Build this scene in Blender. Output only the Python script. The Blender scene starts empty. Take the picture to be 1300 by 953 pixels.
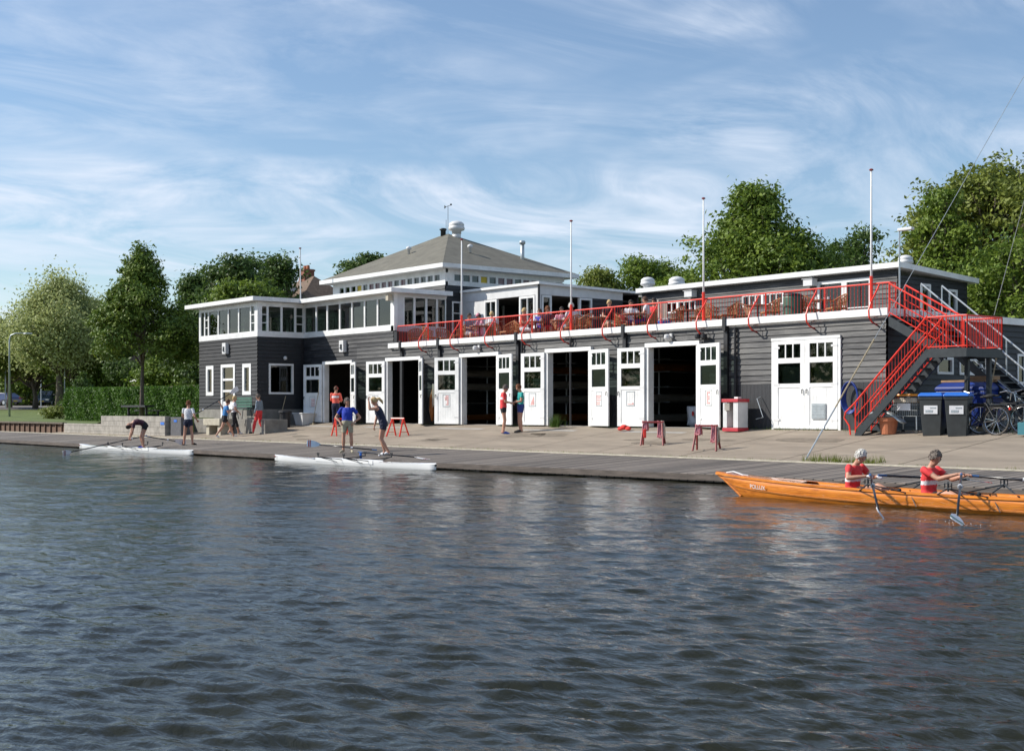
import bpy, math, random
import numpy as np
from mathutils import Vector, Matrix
random.seed(7); RNG=np.random.default_rng(11)
C=bpy.context.scene.collection
R=math.radians
# ------------------------------------------------------------------ camera, world, sun
scn=bpy.context.scene
CX,CY,CZ=20.94,-29.9,1.6; FC,FS=.7776,.6288      # eye and the heading of the view
cam=bpy.data.cameras.new('camera'); camo=bpy.data.objects.new('camera',cam); C.objects.link(camo)
camo.location=(CX,CY,CZ); camo.rotation_euler=(R(90),0,math.atan2(FC,FS))
cam.sensor_width=36; cam.lens=1657/1300*36; cam.shift_y=44.5/1300; cam.clip_start=.1; cam.clip_end=3000
scn.camera=camo
W=bpy.data.worlds.new('World'); scn.world=W; W.use_nodes=True
SUN_EL=R(37); SUN_AZ=math.atan2(-.687,-.727)
def world():
    nt=W.node_tree; n=nt.nodes; l=nt.links; n.clear()
    out=n.new('ShaderNodeOutputWorld'); bg=n.new('ShaderNodeBackground'); bg.inputs[1].default_value=.098
    sky=n.new('ShaderNodeTexSky'); sky.sky_type='NISHITA'; sky.sun_disc=False
    sky.sun_elevation=SUN_EL; sky.sun_rotation=SUN_AZ; sky.air_density=1.0; sky.dust_density=.35; sky.ozone_density=2.2
    tc=n.new('ShaderNodeTexCoord'); sep=n.new('ShaderNodeSeparateXYZ'); l.new(tc.outputs['Generated'],sep.inputs[0])
    def M(op,a,b=None,c=None,clamp=False):
        m=n.new('ShaderNodeMath'); m.operation=op; m.use_clamp=clamp
        for i,v in enumerate((a,b,c)):
            if v is None: continue
            if isinstance(v,(int,float)): m.inputs[i].default_value=v
            else: l.new(v,m.inputs[i])
        return m.outputs[0]
    zz=M('ADD',M('MAXIMUM',sep.outputs[2],0.0),.16)
    u=M('DIVIDE',sep.outputs[0],zz); v=M('DIVIDE',sep.outputs[1],zz)
    cmb=n.new('ShaderNodeCombineXYZ'); l.new(u,cmb.inputs[0]); l.new(v,cmb.inputs[1])
    def noise(sc,det,rough,dist,scale,rot,off):
        mp=n.new('ShaderNodeMapping'); mp.vector_type='TEXTURE'; mp.inputs['Scale'].default_value=scale; mp.inputs['Rotation'].default_value=(0,0,rot); mp.inputs['Location'].default_value=off
        l.new(cmb.outputs[0],mp.inputs[0])
        t=n.new('ShaderNodeTexNoise'); t.inputs['Scale'].default_value=sc; t.inputs['Detail'].default_value=det
        t.inputs['Roughness'].default_value=rough; t.inputs['Distortion'].default_value=dist
        l.new(mp.outputs[0],t.inputs[0]); return t.outputs[0]
    wisps=noise(2.0,11,.62,1.7,(1.45,.95,1),R(92),(3.1,1.7,0))
    big=noise(.85,4,.58,1.0,(1.3,.95,1),R(80),(4.4,3.3,0))
    a=M('MULTIPLY',M('SUBTRACT',wisps,.40),3.6,clamp=True)
    b=M('MULTIPLY',M('SUBTRACT',big,.38),4.6,clamp=True)
    f=M('MULTIPLY',M('MULTIPLY',a,b),.82,clamp=True)
    f2=M('ADD',f,.08,clamp=True)
    mix=n.new('ShaderNodeMix'); mix.data_type='RGBA'; l.new(f2,mix.inputs[0])
    hs=n.new('ShaderNodeHueSaturation'); hs.inputs['Saturation'].default_value=1.10; hs.inputs['Value'].default_value=1.0
    l.new(sky.outputs[0],hs.inputs['Color']); l.new(hs.outputs[0],mix.inputs[6]); mix.inputs[7].default_value=(6.0,6.6,7.6,1)
    l.new(mix.outputs[2],bg.inputs[0]); l.new(bg.outputs[0],out.inputs[0])
world()
sl=bpy.data.lights.new('sun','SUN'); sl.energy=3.9; sl.angle=R(.53); sl.color=(1,.95,.86)
so=bpy.data.objects.new('sun',sl); C.objects.link(so)
ld=Vector((.687*math.cos(SUN_EL),.727*math.cos(SUN_EL),-math.sin(SUN_EL)))
so.rotation_euler=ld.to_track_quat('-Z','Y').to_euler(); so.location=(0,0,60)
scn.view_settings.view_transform='Standard'; scn.view_settings.look='None'; scn.view_settings.gamma=1
scn.view_settings.use_curve_mapping=False; scn.view_settings.exposure=0.48
scn.render.engine='CYCLES'; scn.cycles.max_bounces=6; scn.cycles.transparent_max_bounces=12; scn.cycles.sample_clamp_direct=12; scn.cycles.sample_clamp_indirect=6
# ------------------------------------------------------------------ placement helpers (rays from the photograph's eye on to real planes)
def onD(px,py,D):
    X=(px-650)/1657*D
    return (CX+X*FS-D*FC, CY+X*FC+D*FS, CZ+(521-py)/1657*D)
def onY(px,y):
    r=(px-650)/1657; D=(y-CY)/(r*FC+FS); return CX+r*D*FS-D*FC
def sstep(t): t=max(0,min(1,t)); return t*t*(3-2*t)
def zap(y):                      # dock and apron slope
    if y<-5.25: return .15+.23*(y+9.35)/4.1
    if y<0: return .38+.68*(y+5.25)/5.25
    return 1.06
def G(px,py):
    D=15.
    while D<200:
        x,y,z=onD(px,py,D)
        if z<=zap(y): return Vector((x,y,zap(y)))
        D+=.04
def zland(x,y):
    z=1.0+.26*sstep((-x-33.8)/1.2)-.34*sstep((-x-41.5)/3)
    z+=1.2*sstep((-x-50)/80)
    z+=.5*sstep((y-40)/200)
    return z
# ------------------------------------------------------------------ materials
def mat(name,base,rough=.6,metal=0.,var=0.,scale=8.,bump=0.,stretch=(1,1,1),dark=None,spec=.5,coat=0,contrast=(.3,.7),bscale=None):
    m=bpy.data.materials.new(name); m.use_nodes=True; nt=m.node_tree; n=nt.nodes; l=nt.links
    b=n['Principled BSDF']; b.inputs['Roughness'].default_value=rough; b.inputs['Metallic'].default_value=metal
    b.inputs['Specular IOR Level'].default_value=spec; b.inputs['Coat Weight'].default_value=coat
    b.inputs['Base Color'].default_value=(*base,1)
    tc=n.new('ShaderNodeTexCoord'); mp=n.new('ShaderNodeMapping'); mp.inputs['Scale'].default_value=stretch
    l.new(tc.outputs['Object'],mp.inputs[0])
    t=n.new('ShaderNodeTexNoise'); t.inputs['Scale'].default_value=scale; t.inputs['Detail'].default_value=6; t.inputs['Roughness'].default_value=.6
    l.new(mp.outputs[0],t.inputs[0])
    if dark is None: dark=tuple(c*(1-var) for c in base)
    r=n.new('ShaderNodeValToRGB'); r.color_ramp.elements[0].color=(*dark,1); r.color_ramp.elements[1].color=(*[min(1,c*(1+var*.4)) for c in base],1)
    r.color_ramp.elements[0].position=contrast[0]; r.color_ramp.elements[1].position=contrast[1]
    l.new(t.outputs[0],r.inputs[0]); l.new(r.outputs[0],b.inputs['Base Color'])
    if bump:
        bp=n.new('ShaderNodeBump'); bp.inputs['Strength'].default_value=bump; bp.inputs['Distance'].default_value=.02
        if bscale:
            t2=n.new('ShaderNodeTexNoise'); t2.inputs['Scale'].default_value=bscale; t2.inputs['Detail'].default_value=5; l.new(mp.outputs[0],t2.inputs[0]); l.new(t2.outputs[0],bp.inputs['Height'])
        else: l.new(t.outputs[0],bp.inputs['Height'])
        l.new(bp.outputs[0],b.inputs['Normal'])
    return m
def nodes(m): return m.node_tree.nodes,m.node_tree.links,m.node_tree.nodes['Principled BSDF']
MT={}
MT['white']=mat('white_paint',(.80,.80,.79),.45,var=.17,scale=2.2,contrast=(.25,.62))
MT['offwhite']=mat('off_white_paint',(.70,.70,.70),.5,var=.12,scale=3)
MT['red']=mat('red_paint',(.86,.045,.022),.38,var=.18,scale=6)
MT['darkred']=mat('dark_red_paint',(.26,.035,.035),.5,var=.25,scale=8)
MT['black']=mat('black_paint',(.022,.022,.025),.5,var=.3,scale=5)
MT['boards']=mat('black_boards',(.035,.037,.042),.6,var=.4,scale=5,stretch=(9,9,.6),bump=.4)
MT['galv']=mat('galvanised_steel',(.50,.54,.56),.42,metal=.5,var=.2,scale=10)
MT['steel']=mat('dark_steel',(.035,.042,.048),.5,metal=.3,var=.3,scale=6)
MT['roof']=mat('grey_roofing',(.165,.155,.125),.9,var=.25,scale=2.2,bump=.3,bscale=40)
MT['felt']=mat('roof_felt',(.2,.2,.19),.9,var=.3,scale=2)
MT['concrete']=mat('concrete',(.36,.33,.29),.85,var=.35,scale=3,bump=.3,bscale=25)
MT['curb']=mat('kerb_concrete',(.46,.42,.33),.85,var=.3,scale=5,bump=.3,bscale=30)
MT['plinth']=mat('plinth_concrete',(.25,.235,.21),.85,var=.35,scale=2.5,bump=.3,bscale=25)
MT['bark']=mat('bark',(.16,.13,.10),.9,var=.5,scale=6,stretch=(3,3,.5),bump=.8)
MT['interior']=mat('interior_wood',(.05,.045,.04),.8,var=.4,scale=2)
MT['deckfloor']=mat('terrace_floor',(.22,.2,.18),.8,var=.3,scale=3)
MT['wicker']=mat('wicker',(.42,.19,.075),.55,var=.45,scale=45,bump=.5)
MT['whitewicker']=mat('white_wicker',(.55,.47,.4),.6,var=.3,scale=45,bump=.5)
MT['tabletop']=mat('table_top',(.30,.12,.06),.4,var=.3,scale=6)
MT['rubber']=mat('rubber',(.02,.02,.02),.7,var=.2,scale=20)
MT['chrome']=mat('chrome',(.6,.6,.6),.2,metal=1)
MT['terracotta']=mat('terracotta',(.50,.17,.08),.75,var=.25,scale=8,bump=.2)
MT['binblack']=mat('grey_bin_plastic',(.045,.05,.052),.45,var=.25,scale=6)
MT['binblue']=mat('blue_plastic',(.03,.16,.60),.4,var=.15,scale=6)
MT['darkblue']=mat('dark_blue_plastic',(.010,.035,.22),.4,var=.25,scale=4)
MT['green']=mat('green_paint',(.05,.14,.10),.5,var=.3,scale=6)
MT['hull']=mat('white_gelcoat',(.82,.82,.82),.15,var=.04,scale=3,coat=.6)
MT['creamhull']=mat('cream_gelcoat',(.52,.49,.43),.3,var=.12,scale=2)
MT['orangehull']=mat('orange_hull',(.42,.14,.03),.35,var=.25,scale=2)
MT['oarblack']=mat('carbon_shaft',(.018,.018,.022),.25,var=.2,scale=30)
MT['blue']=mat('blue_cloth',(.03,.10,.48),.8,var=.15,scale=20)
MT['cloth_pink']=mat('pink_striped_cloth',(.50,.26,.29),.85,var=.5,scale=9,stretch=(5,5,.4),dark=(.42,.05,.07))
MT['cloth_cream']=mat('cream_cloth',(.60,.52,.42),.85,var=.2,scale=9)
MT['cloth_red']=mat('red_cloth',(.75,.045,.035),.8,var=.25,scale=9)
MT['mark']=mat('faded_red_mark',(.78,.42,.40),.6,var=.4,scale=14)
MT['tent']=mat('white_canvas',(.78,.76,.72),.8,var=.1,scale=4)
MT['brick']=mat('brickwork',(.30,.12,.08),.85,var=.35,scale=9)
MT['tile']=mat('roof_tile',(.19,.13,.09),.85,var=.45,scale=6,bump=.5)
MT['yellow']=mat('yellow_paint',(.65,.48,.03),.5,var=.2)
MT['pinkglass']=mat('dark_pink_pane',(.16,.07,.09),.15,var=.3)
MT['paper']=mat('paper',(.75,.75,.77),.6,var=.12,scale=25)
MT['cardboard']=mat('cardboard',(.33,.2,.11),.8,var=.25)
MT['skin']=mat('skin',(.52,.27,.18),.55,var=.12,scale=10)
MT['eye']=mat('eye',(.03,.02,.02),.3)
MT['rope']=mat('rope',(.4,.33,.22),.9,var=.3,scale=30)
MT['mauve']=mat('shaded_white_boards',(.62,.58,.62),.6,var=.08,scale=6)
MT['lip']=mat('lips',(.4,.12,.1),.5)
def wood_orange():
    m=mat('varnished_cedar',(.74,.25,.030),.22,var=.45,scale=3,stretch=(.8,6,14),dark=(.42,.11,.012),coat=.7,contrast=(.3,.65)); return m
MT['cedar']=wood_orange()
def siding():
    m=bpy.data.materials.new('weathered_clapboard'); m.use_nodes=True; n,l,b=nodes(m)
    tc=n.new('ShaderNodeTexCoord'); sp=n.new('ShaderNodeSeparateXYZ'); l.new(tc.outputs['Object'],sp.inputs[0])
    mp=n.new('ShaderNodeMapping'); mp.inputs['Scale'].default_value=(.7,.7,22); l.new(tc.outputs['Object'],mp.inputs[0])
    t=n.new('ShaderNodeTexNoise'); t.inputs['Scale'].default_value=2.2; t.inputs['Detail'].default_value=8; t.inputs['Roughness'].default_value=.72; l.new(mp.outputs[0],t.inputs[0])
    t2=n.new('ShaderNodeTexNoise'); t2.inputs['Scale'].default_value=.5; t2.inputs['Detail'].default_value=3; l.new(tc.outputs['Object'],t2.inputs[0])
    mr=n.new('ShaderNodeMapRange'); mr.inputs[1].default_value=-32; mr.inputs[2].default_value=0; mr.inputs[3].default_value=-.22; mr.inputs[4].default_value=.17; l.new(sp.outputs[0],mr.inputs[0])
    # board-to-board tone
    mz=n.new('ShaderNodeMath'); mz.operation='MULTIPLY'; mz.inputs[1].default_value=1/.165; l.new(sp.outputs[2],mz.inputs[0])
    fl=n.new('ShaderNodeMath'); fl.operation='FLOOR'; l.new(mz.outputs[0],fl.inputs[0])
    fx=n.new('ShaderNodeMath'); fx.operation='MULTIPLY'; fx.inputs[1].default_value=.26; l.new(sp.outputs[0],fx.inputs[0])
    fy=n.new('ShaderNodeMath'); fy.operation='ADD'; l.new(fx.outputs[0],fy.inputs[0]); l.new(fl.outputs[0],fy.inputs[1])
    fx2=n.new('ShaderNodeMath'); fx2.operation='FLOOR'; l.new(fy.outputs[0],fx2.inputs[0])
    cb=n.new('ShaderNodeCombineXYZ'); l.new(fx2.outputs[0],cb.inputs[0]); l.new(fl.outputs[0],cb.inputs[1])
    wn=n.new('ShaderNodeTexWhiteNoise'); wn.noise_dimensions='2D'; l.new(cb.outputs[0],wn.inputs[0])
    def A(op,x,y):
        k=n.new('ShaderNodeMath'); k.operation=op
        for i,v in enumerate((x,y)):
            if isinstance(v,(int,float)): k.inputs[i].default_value=v
            else: l.new(v,k.inputs[i])
        return k.outputs[0]
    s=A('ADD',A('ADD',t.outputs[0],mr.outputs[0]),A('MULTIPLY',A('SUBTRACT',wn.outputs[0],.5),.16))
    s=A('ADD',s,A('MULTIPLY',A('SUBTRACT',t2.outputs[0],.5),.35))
    r=n.new('ShaderNodeValToRGB'); e=r.color_ramp.elements
    e[0].position=.36; e[0].color=(.007,.008,.011,1); e[1].position=.86; e[1].color=(.17,.165,.158,1)
    k=e.new(.54); k.color=(.020,.021,.026,1)
    l.new(s,r.inputs[0]); l.new(r.outputs[0],b.inputs['Base Color']); b.inputs['Roughness'].default_value=.62
    bp=n.new('ShaderNodeBump'); bp.inputs['Strength'].default_value=.35; bp.inputs['Distance'].default_value=.01; l.new(t.outputs[0],bp.inputs['Height']); l.new(bp.outputs[0],b.inputs['Normal'])
    return m
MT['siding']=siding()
def glass(name,tint,mixf):
    m=bpy.data.materials.new(name); m.use_nodes=True; nt=m.node_tree; n=nt.nodes; l=nt.links; n.clear()
    o=n.new('ShaderNodeOutputMaterial'); g=n.new('ShaderNodeBsdfGlossy'); g.inputs['Roughness'].default_value=.02; g.inputs['Color'].default_value=(.9,.9,.9,1)
    t=n.new('ShaderNodeBsdfTransparent'); t.inputs[0].default_value=(*tint,1); mx=n.new('ShaderNodeMixShader')
    lw=n.new('ShaderNodeFresnel'); lw.inputs[0].default_value=1.5
    ad=n.new('ShaderNodeMath'); ad.operation='ADD'; ad.inputs[1].default_value=mixf; ad.use_clamp=True; l.new(lw.outputs[0],ad.inputs[0])
    ge=n.new('ShaderNodeNewGeometry'); iv=n.new('ShaderNodeMath'); iv.operation='SUBTRACT'; iv.inputs[0].default_value=1; l.new(ge.outputs['Backfacing'],iv.inputs[1]); mu=n.new('ShaderNodeMath'); mu.operation='MULTIPLY'; l.new(ad.outputs[0],mu.inputs[0]); l.new(iv.outputs[0],mu.inputs[1]); l.new(mu.outputs[0],mx.inputs[0]); l.new(t.outputs[0],mx.inputs[1]); l.new(g.outputs[0],mx.inputs[2]); l.new(mx.outputs[0],o.inputs[0]); return m
MT['glass']=glass('window_glass',(.50,.57,.54),.03)
MT['carglass']=mat('car_glass',(.02,.025,.03),.05,spec=.8)
def leafmat(name,dark,light,trans=.33):
    m=bpy.data.materials.new(name); m.use_nodes=True; nt=m.node_tree; n=nt.nodes; l=nt.links; n.clear()
    o=n.new('ShaderNodeOutputMaterial'); at=n.new('ShaderNodeAttribute'); at.attribute_name='tint'
    tc=n.new('ShaderNodeTexCoord'); t=n.new('ShaderNodeTexNoise'); t.inputs['Scale'].default_value=.7; t.inputs['Detail'].default_value=3; l.new(tc.outputs['Object'],t.inputs[0])
    a=n.new('ShaderNodeMath'); a.operation='ADD'; l.new(at.outputs['Fac'],a.inputs[0]); l.new(t.outputs[0],a.inputs[1])
    h=n.new('ShaderNodeMath'); h.operation='MULTIPLY'; h.inputs[1].default_value=.5; l.new(a.outputs[0],h.inputs[0])
    r=n.new('ShaderNodeValToRGB'); r.color_ramp.elements[0].position=.25; r.color_ramp.elements[1].position=.75
    r.color_ramp.elements[0].color=(*dark,1); r.color_ramp.elements[1].color=(*light,1); l.new(h.outputs[0],r.inputs[0])
    d=n.new('ShaderNodeBsdfPrincipled'); d.inputs['Roughness'].default_value=.55; d.inputs['Specular IOR Level'].default_value=.3; l.new(r.outputs[0],d.inputs['Base Color'])
    tr=n.new('ShaderNodeBsdfTranslucent'); l.new(r.outputs[0],tr.inputs[0])
    mx=n.new('ShaderNodeMixShader'); mx.inputs[0].default_value=trans; l.new(d.outputs[0],mx.inputs[1]); l.new(tr.outputs[0],mx.inputs[2]); l.new(mx.outputs[0],o.inputs[0]); return m
MT['leaf_mid']=leafmat('leaf_mid',(0.071,0.132,0.018),(0.236,0.315,0.045))
MT['leaf_dark']=leafmat('leaf_dark',(0.041,0.087,0.021),(0.134,0.203,0.042))
MT['leaf_olive']=leafmat('leaf_olive',(.085,.120,.018),(.27,.31,.06),.3)
MT['leaf_willow']=leafmat('leaf_willow',(0.236,0.285,0.105),(0.567,0.600,0.255),.4)
MT['leaf_lime']=leafmat('leaf_lime',(0.060,0.125,0.018),(0.205,0.270,0.038),.18)
MT['leaf_hedge']=leafmat('leaf_hedge',(0.035,0.098,0.012),(0.126,0.240,0.030))
MT['leaf_yellow']=leafmat('leaf_yellow',(0.142,0.180,0.018),(0.347,0.375,0.060))
def asphalt():
    m=mat('apron_paving',(.31,.255,.195),.9,var=.36,scale=1.1,stretch=(.45,1.6,1),bump=.35,bscale=55,contrast=(.25,.75)); n,l,b=nodes(m)
    # dark tyre and damp streaks along the slope
    return m
MT['paving']=asphalt()
def dockmat():
    m=bpy.data.materials.new('dock_planks'); m.use_nodes=True; n,l,b=nodes(m)
    tc=n.new('ShaderNodeTexCoord'); sp=n.new('ShaderNodeSeparateXYZ'); l.new(tc.outputs['Object'],sp.inputs[0])
    def A(op,x,y=0,clamp=False):
        k=n.new('ShaderNodeMath'); k.operation=op; k.use_clamp=clamp
        for i,v in enumerate((x,y)):
            if isinstance(v,(int,float)): k.inputs[i].default_value=v
            else: l.new(v,k.inputs[i])
        return k.outputs[0]
    u=A('DIVIDE',sp.outputs[0],.24); fr=A('FRACT',u); fl=A('FLOOR',u)
    gap=A('GREATER_THAN',A('ABSOLUTE',A('SUBTRACT',fr,.5)),.41)
    wn=n.new('ShaderNodeTexWhiteNoise'); wn.noise_dimensions='1D'; l.new(fl,wn.inputs[1])
    mp=n.new('ShaderNodeMapping'); mp.inputs['Scale'].default_value=(12,.8,1); l.new(tc.outputs['Object'],mp.inputs[0])
    t=n.new('ShaderNodeTexNoise'); t.inputs['Scale'].default_value=2; t.inputs['Detail'].default_value=6; l.new(mp.outputs[0],t.inputs[0])
    t2=n.new('ShaderNodeTexNoise'); t2.inputs['Scale'].default_value=.45; t2.inputs['Detail'].default_value=4; l.new(tc.outputs['Object'],t2.inputs[0])
    s=A('ADD',A('MULTIPLY',wn.outputs[0],.38),A('ADD',A('MULTIPLY',t.outputs[0],.4),A('MULTIPLY',t2.outputs[0],.35)))
    r=n.new('ShaderNodeValToRGB'); r.color_ramp.elements[0].position=.3; r.color_ramp.elements[1].position=.85
    r.color_ramp.elements[0].color=(.075,.064,.055,1); r.color_ramp.elements[1].color=(.26,.22,.185,1); l.new(s,r.inputs[0])
    mx=n.new('ShaderNodeMix'); mx.data_type='RGBA'; l.new(gap,mx.inputs[0]); l.new(r.outputs[0],mx.inputs[6]); mx.inputs[7].default_value=(.02,.018,.016,1)
    l.new(mx.outputs[2],b.inputs['Base Color']); b.inputs['Roughness'].default_value=.8
    bp=n.new('ShaderNodeBump'); bp.inputs['Strength'].default_value=.6; bp.inputs['Distance'].default_value=.02; l.new(A('SUBTRACT',1.,gap),bp.inputs['Height']); l.new(bp.outputs[0],b.inputs['Normal'])
    return m
MT['dock']=dockmat()
def grassmat():
    m=mat('lawn_grass',(.12,.16,.035),.9,var=.45,scale=.6,bump=.6,bscale=30,dark=(.065,.095,.02),contrast=(.3,.7)); return m
MT['grass']=grassmat()
def watermat():
    m=bpy.data.materials.new('river_water'); m.use_nodes=True; n,l,b=nodes(m)
    b.inputs['Base Color'].default_value=(.017,.018,.010,1); b.inputs['Roughness'].default_value=.07; b.inputs['IOR'].default_value=1.333
    b.inputs['Specular IOR Level'].default_value=.5
    tc=n.new('ShaderNodeTexCoord')
    def nz(sc,det,st,rot,dist=0.):
        mp=n.new('ShaderNodeMapping'); mp.inputs['Scale'].default_value=st; mp.inputs['Rotation'].default_value=(0,0,rot); l.new(tc.outputs['Object'],mp.inputs[0])
        t=n.new('ShaderNodeTexNoise'); t.inputs['Scale'].default_value=sc; t.inputs['Detail'].default_value=det; t.inputs['Roughness'].default_value=.5; t.inputs['Distortion'].default_value=dist; l.new(mp.outputs[0],t.inputs[0]); return t.outputs[0]
    a=nz(6.5,5,(1,2.0,1),R(-48),.5); c=nz(1.6,3,(1,1.8,1),R(-58),.5)
    h=n.new('ShaderNodeMath'); h.operation='MULTIPLY_ADD'; l.new(c,h.inputs[0]); h.inputs[1].default_value=2.2; l.new(a,h.inputs[2])
    bp=n.new('ShaderNodeBump'); bp.inputs['Strength'].default_value=1; bp.inputs['Distance'].default_value=.017; l.new(h.outputs[0],bp.inputs['Height']); l.new(bp.outputs[0],b.inputs['Normal'])
    return m
MT['water']=watermat()
# ------------------------------------------------------------------ mesh builder
class MB:
    def __init__(s): s.v=[]; s.f=[]; s.m=[]; s.mi=0
    def add(s,vs,fs):
        o=len(s.v); s.v+= [tuple(p) for p in vs]; s.f+=[tuple(i+o for i in q) for q in fs]; s.m+=[s.mi]*len(fs); return s
    def box(s,x0,x1,y0,y1,z0,z1):
        x0,x1=min(x0,x1),max(x0,x1); y0,y1=min(y0,y1),max(y0,y1); z0,z1=min(z0,z1),max(z0,z1)
        return s.add([(x0,y0,z0),(x1,y0,z0),(x1,y1,z0),(x0,y1,z0),(x0,y0,z1),(x1,y0,z1),(x1,y1,z1),(x0,y1,z1)],
          [(0,3,2,1),(4,5,6,7),(0,1,5,4),(1,2,6,5),(2,3,7,6),(3,0,4,7)])
    def obox(s,c,size,M3):
        x,y,z=[q/2 for q in size]; P=[(-x,-y,-z),(x,-y,-z),(x,y,-z),(-x,y,-z),(-x,-y,z),(x,-y,z),(x,y,z),(-x,y,z)]
        return s.add([Vector(c)+M3@Vector(p) for p in P],[(0,3,2,1),(4,5,6,7),(0,1,5,4),(1,2,6,5),(2,3,7,6),(3,0,4,7)])
    def quad(s,*p): return s.add(p,[tuple(range(len(p)))])
    def tube(s,pts,rad,n=8,cap=True,flat=None):
        pts=[Vector(p) for p in pts]
        if not isinstance(rad,(list,tuple)): rad=[rad]*len(pts)
        vs=[]; fs=[]; prev=None
        for i,p in enumerate(pts):
            d=(pts[min(i+1,len(pts)-1)]-pts[max(i-1,0)]).normalized()
            if prev is None:
                a=Vector((0,0,1)) if abs(d.z)<.9 else Vector((1,0,0)); e=d.cross(a).normalized()
            else: e=(prev-d*prev.dot(d)).normalized()
            prev=e; g=d.cross(e)
            for k in range(n):
                t=2*math.pi*k/n; vs.append(p+(e*math.cos(t)+g*math.sin(t))*rad[i])
        for i in range(len(pts)-1):
            for k in range(n):
                a=i*n+k; b=i*n+(k+1)%n; fs.append((a,b,b+n,a+n))
        if cap: fs.append(tuple(range(n))[::-1]); fs.append(tuple(range((len(pts)-1)*n,len(pts)*n)))
        return s.add(vs,fs)
    def lathe(s,c,prof,n=16,cap=True):
        vs=[]; fs=[]
        for r,z in prof:
            for k in range(n):
                t=2*math.pi*k/n; vs.append((c[0]+r*math.cos(t),c[1]+r*math.sin(t),c[2]+z))
        for i in range(len(prof)-1):
            for k in range(n):
                a=i*n+k; b=i*n+(k+1)%n; fs.append((a,b,b+n,a+n))
        if cap: fs.append(tuple(range(n))[::-1]); fs.append(tuple(range((len(prof)-1)*n,len(prof)*n)))
        return s.add(vs,fs)
    def ball(s,c,r,n=10,M3=None):
        if not isinstance(r,(tuple,list)): r=(r,r,r)
        vs=[];fs=[]; m=n//2+1
        for i in range(m+1):
            th=math.pi*i/m
            for k in range(n):
                ph=2*math.pi*k/n; q=Vector((r[0]*math.sin(th)*math.cos(ph),r[1]*math.sin(th)*math.sin(ph),r[2]*math.cos(th)))
                if M3: q=M3@q
                vs.append(Vector(c)+q)
        for i in range(m):
            for k in range(n):
                a=i*n+k; b=i*n+(k+1)%n; fs.append((a,a+n,b+n,b))
        return s.add(vs,fs)
    def loft(s,rings,cap=True,closed=True):
        n=len(rings[0]); vs=[p for r in rings for p in r]; fs=[]
        for i in range(len(rings)-1):
            for k in range(n if closed else n-1):
                a=i*n+k; b=i*n+(k+1)%n; fs.append((a,b,b+n,a+n))
        if cap: fs.append(tuple(range(n))[::-1]); fs.append(tuple(range((len(rings)-1)*n,len(rings)*n)))
        return s.add(vs,fs)
    def build(s,name,mats,parent=None,smooth=False,world=False,bevel=0):
        me=bpy.data.meshes.new(name); off=parent.location if (world and parent) else Vector((0,0,0))
        me.from_pydata([tuple(Vector(p)-off) for p in s.v],[],s.f)
        if not isinstance(mats,(list,tuple)): mats=[mats]
        for m in mats: me.materials.append(m)
        if len(mats)>1: me.polygons.foreach_set('material_index',s.m)
        if smooth: me.polygons.foreach_set('use_smooth',[True]*len(me.polygons))
        me.update(); o=bpy.data.objects.new(name,me); C.objects.link(o)
        if parent: o.parent=parent
        if bevel:
            b=o.modifiers.new('bevel','BEVEL'); b.width=bevel; b.segments=2; b.limit_method='ANGLE'
        return o
def tag(o,label=None,cat=None,group=None,kind=None):
    if label: o['label']=label
    if cat: o['category']=cat
    if group: o['group']=group
    if kind: o['kind']=kind
    return o
def empty(name,loc,label,cat,group=None,rz=0):
    o=bpy.data.objects.new(name,None); C.objects.link(o); o.location=loc; o.rotation_euler=(0,0,rz); o.empty_display_size=.2
    return tag(o,label,cat,group)
def dup(root,loc,rz=0,label=None,group=None):
    r=root.copy(); C.objects.link(r); r.location=loc; r.rotation_euler=(0,0,rz)
    if label: r['label']=label
    if group: r['group']=group
    for ch in list(root.children):
        c=ch.copy(); C.objects.link(c); c.parent=r
        for g in ch.children:
            d=g.copy(); C.objects.link(d); d.parent=c
    return r
def struct(o,label=None): o['kind']='structure'; return o
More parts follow.
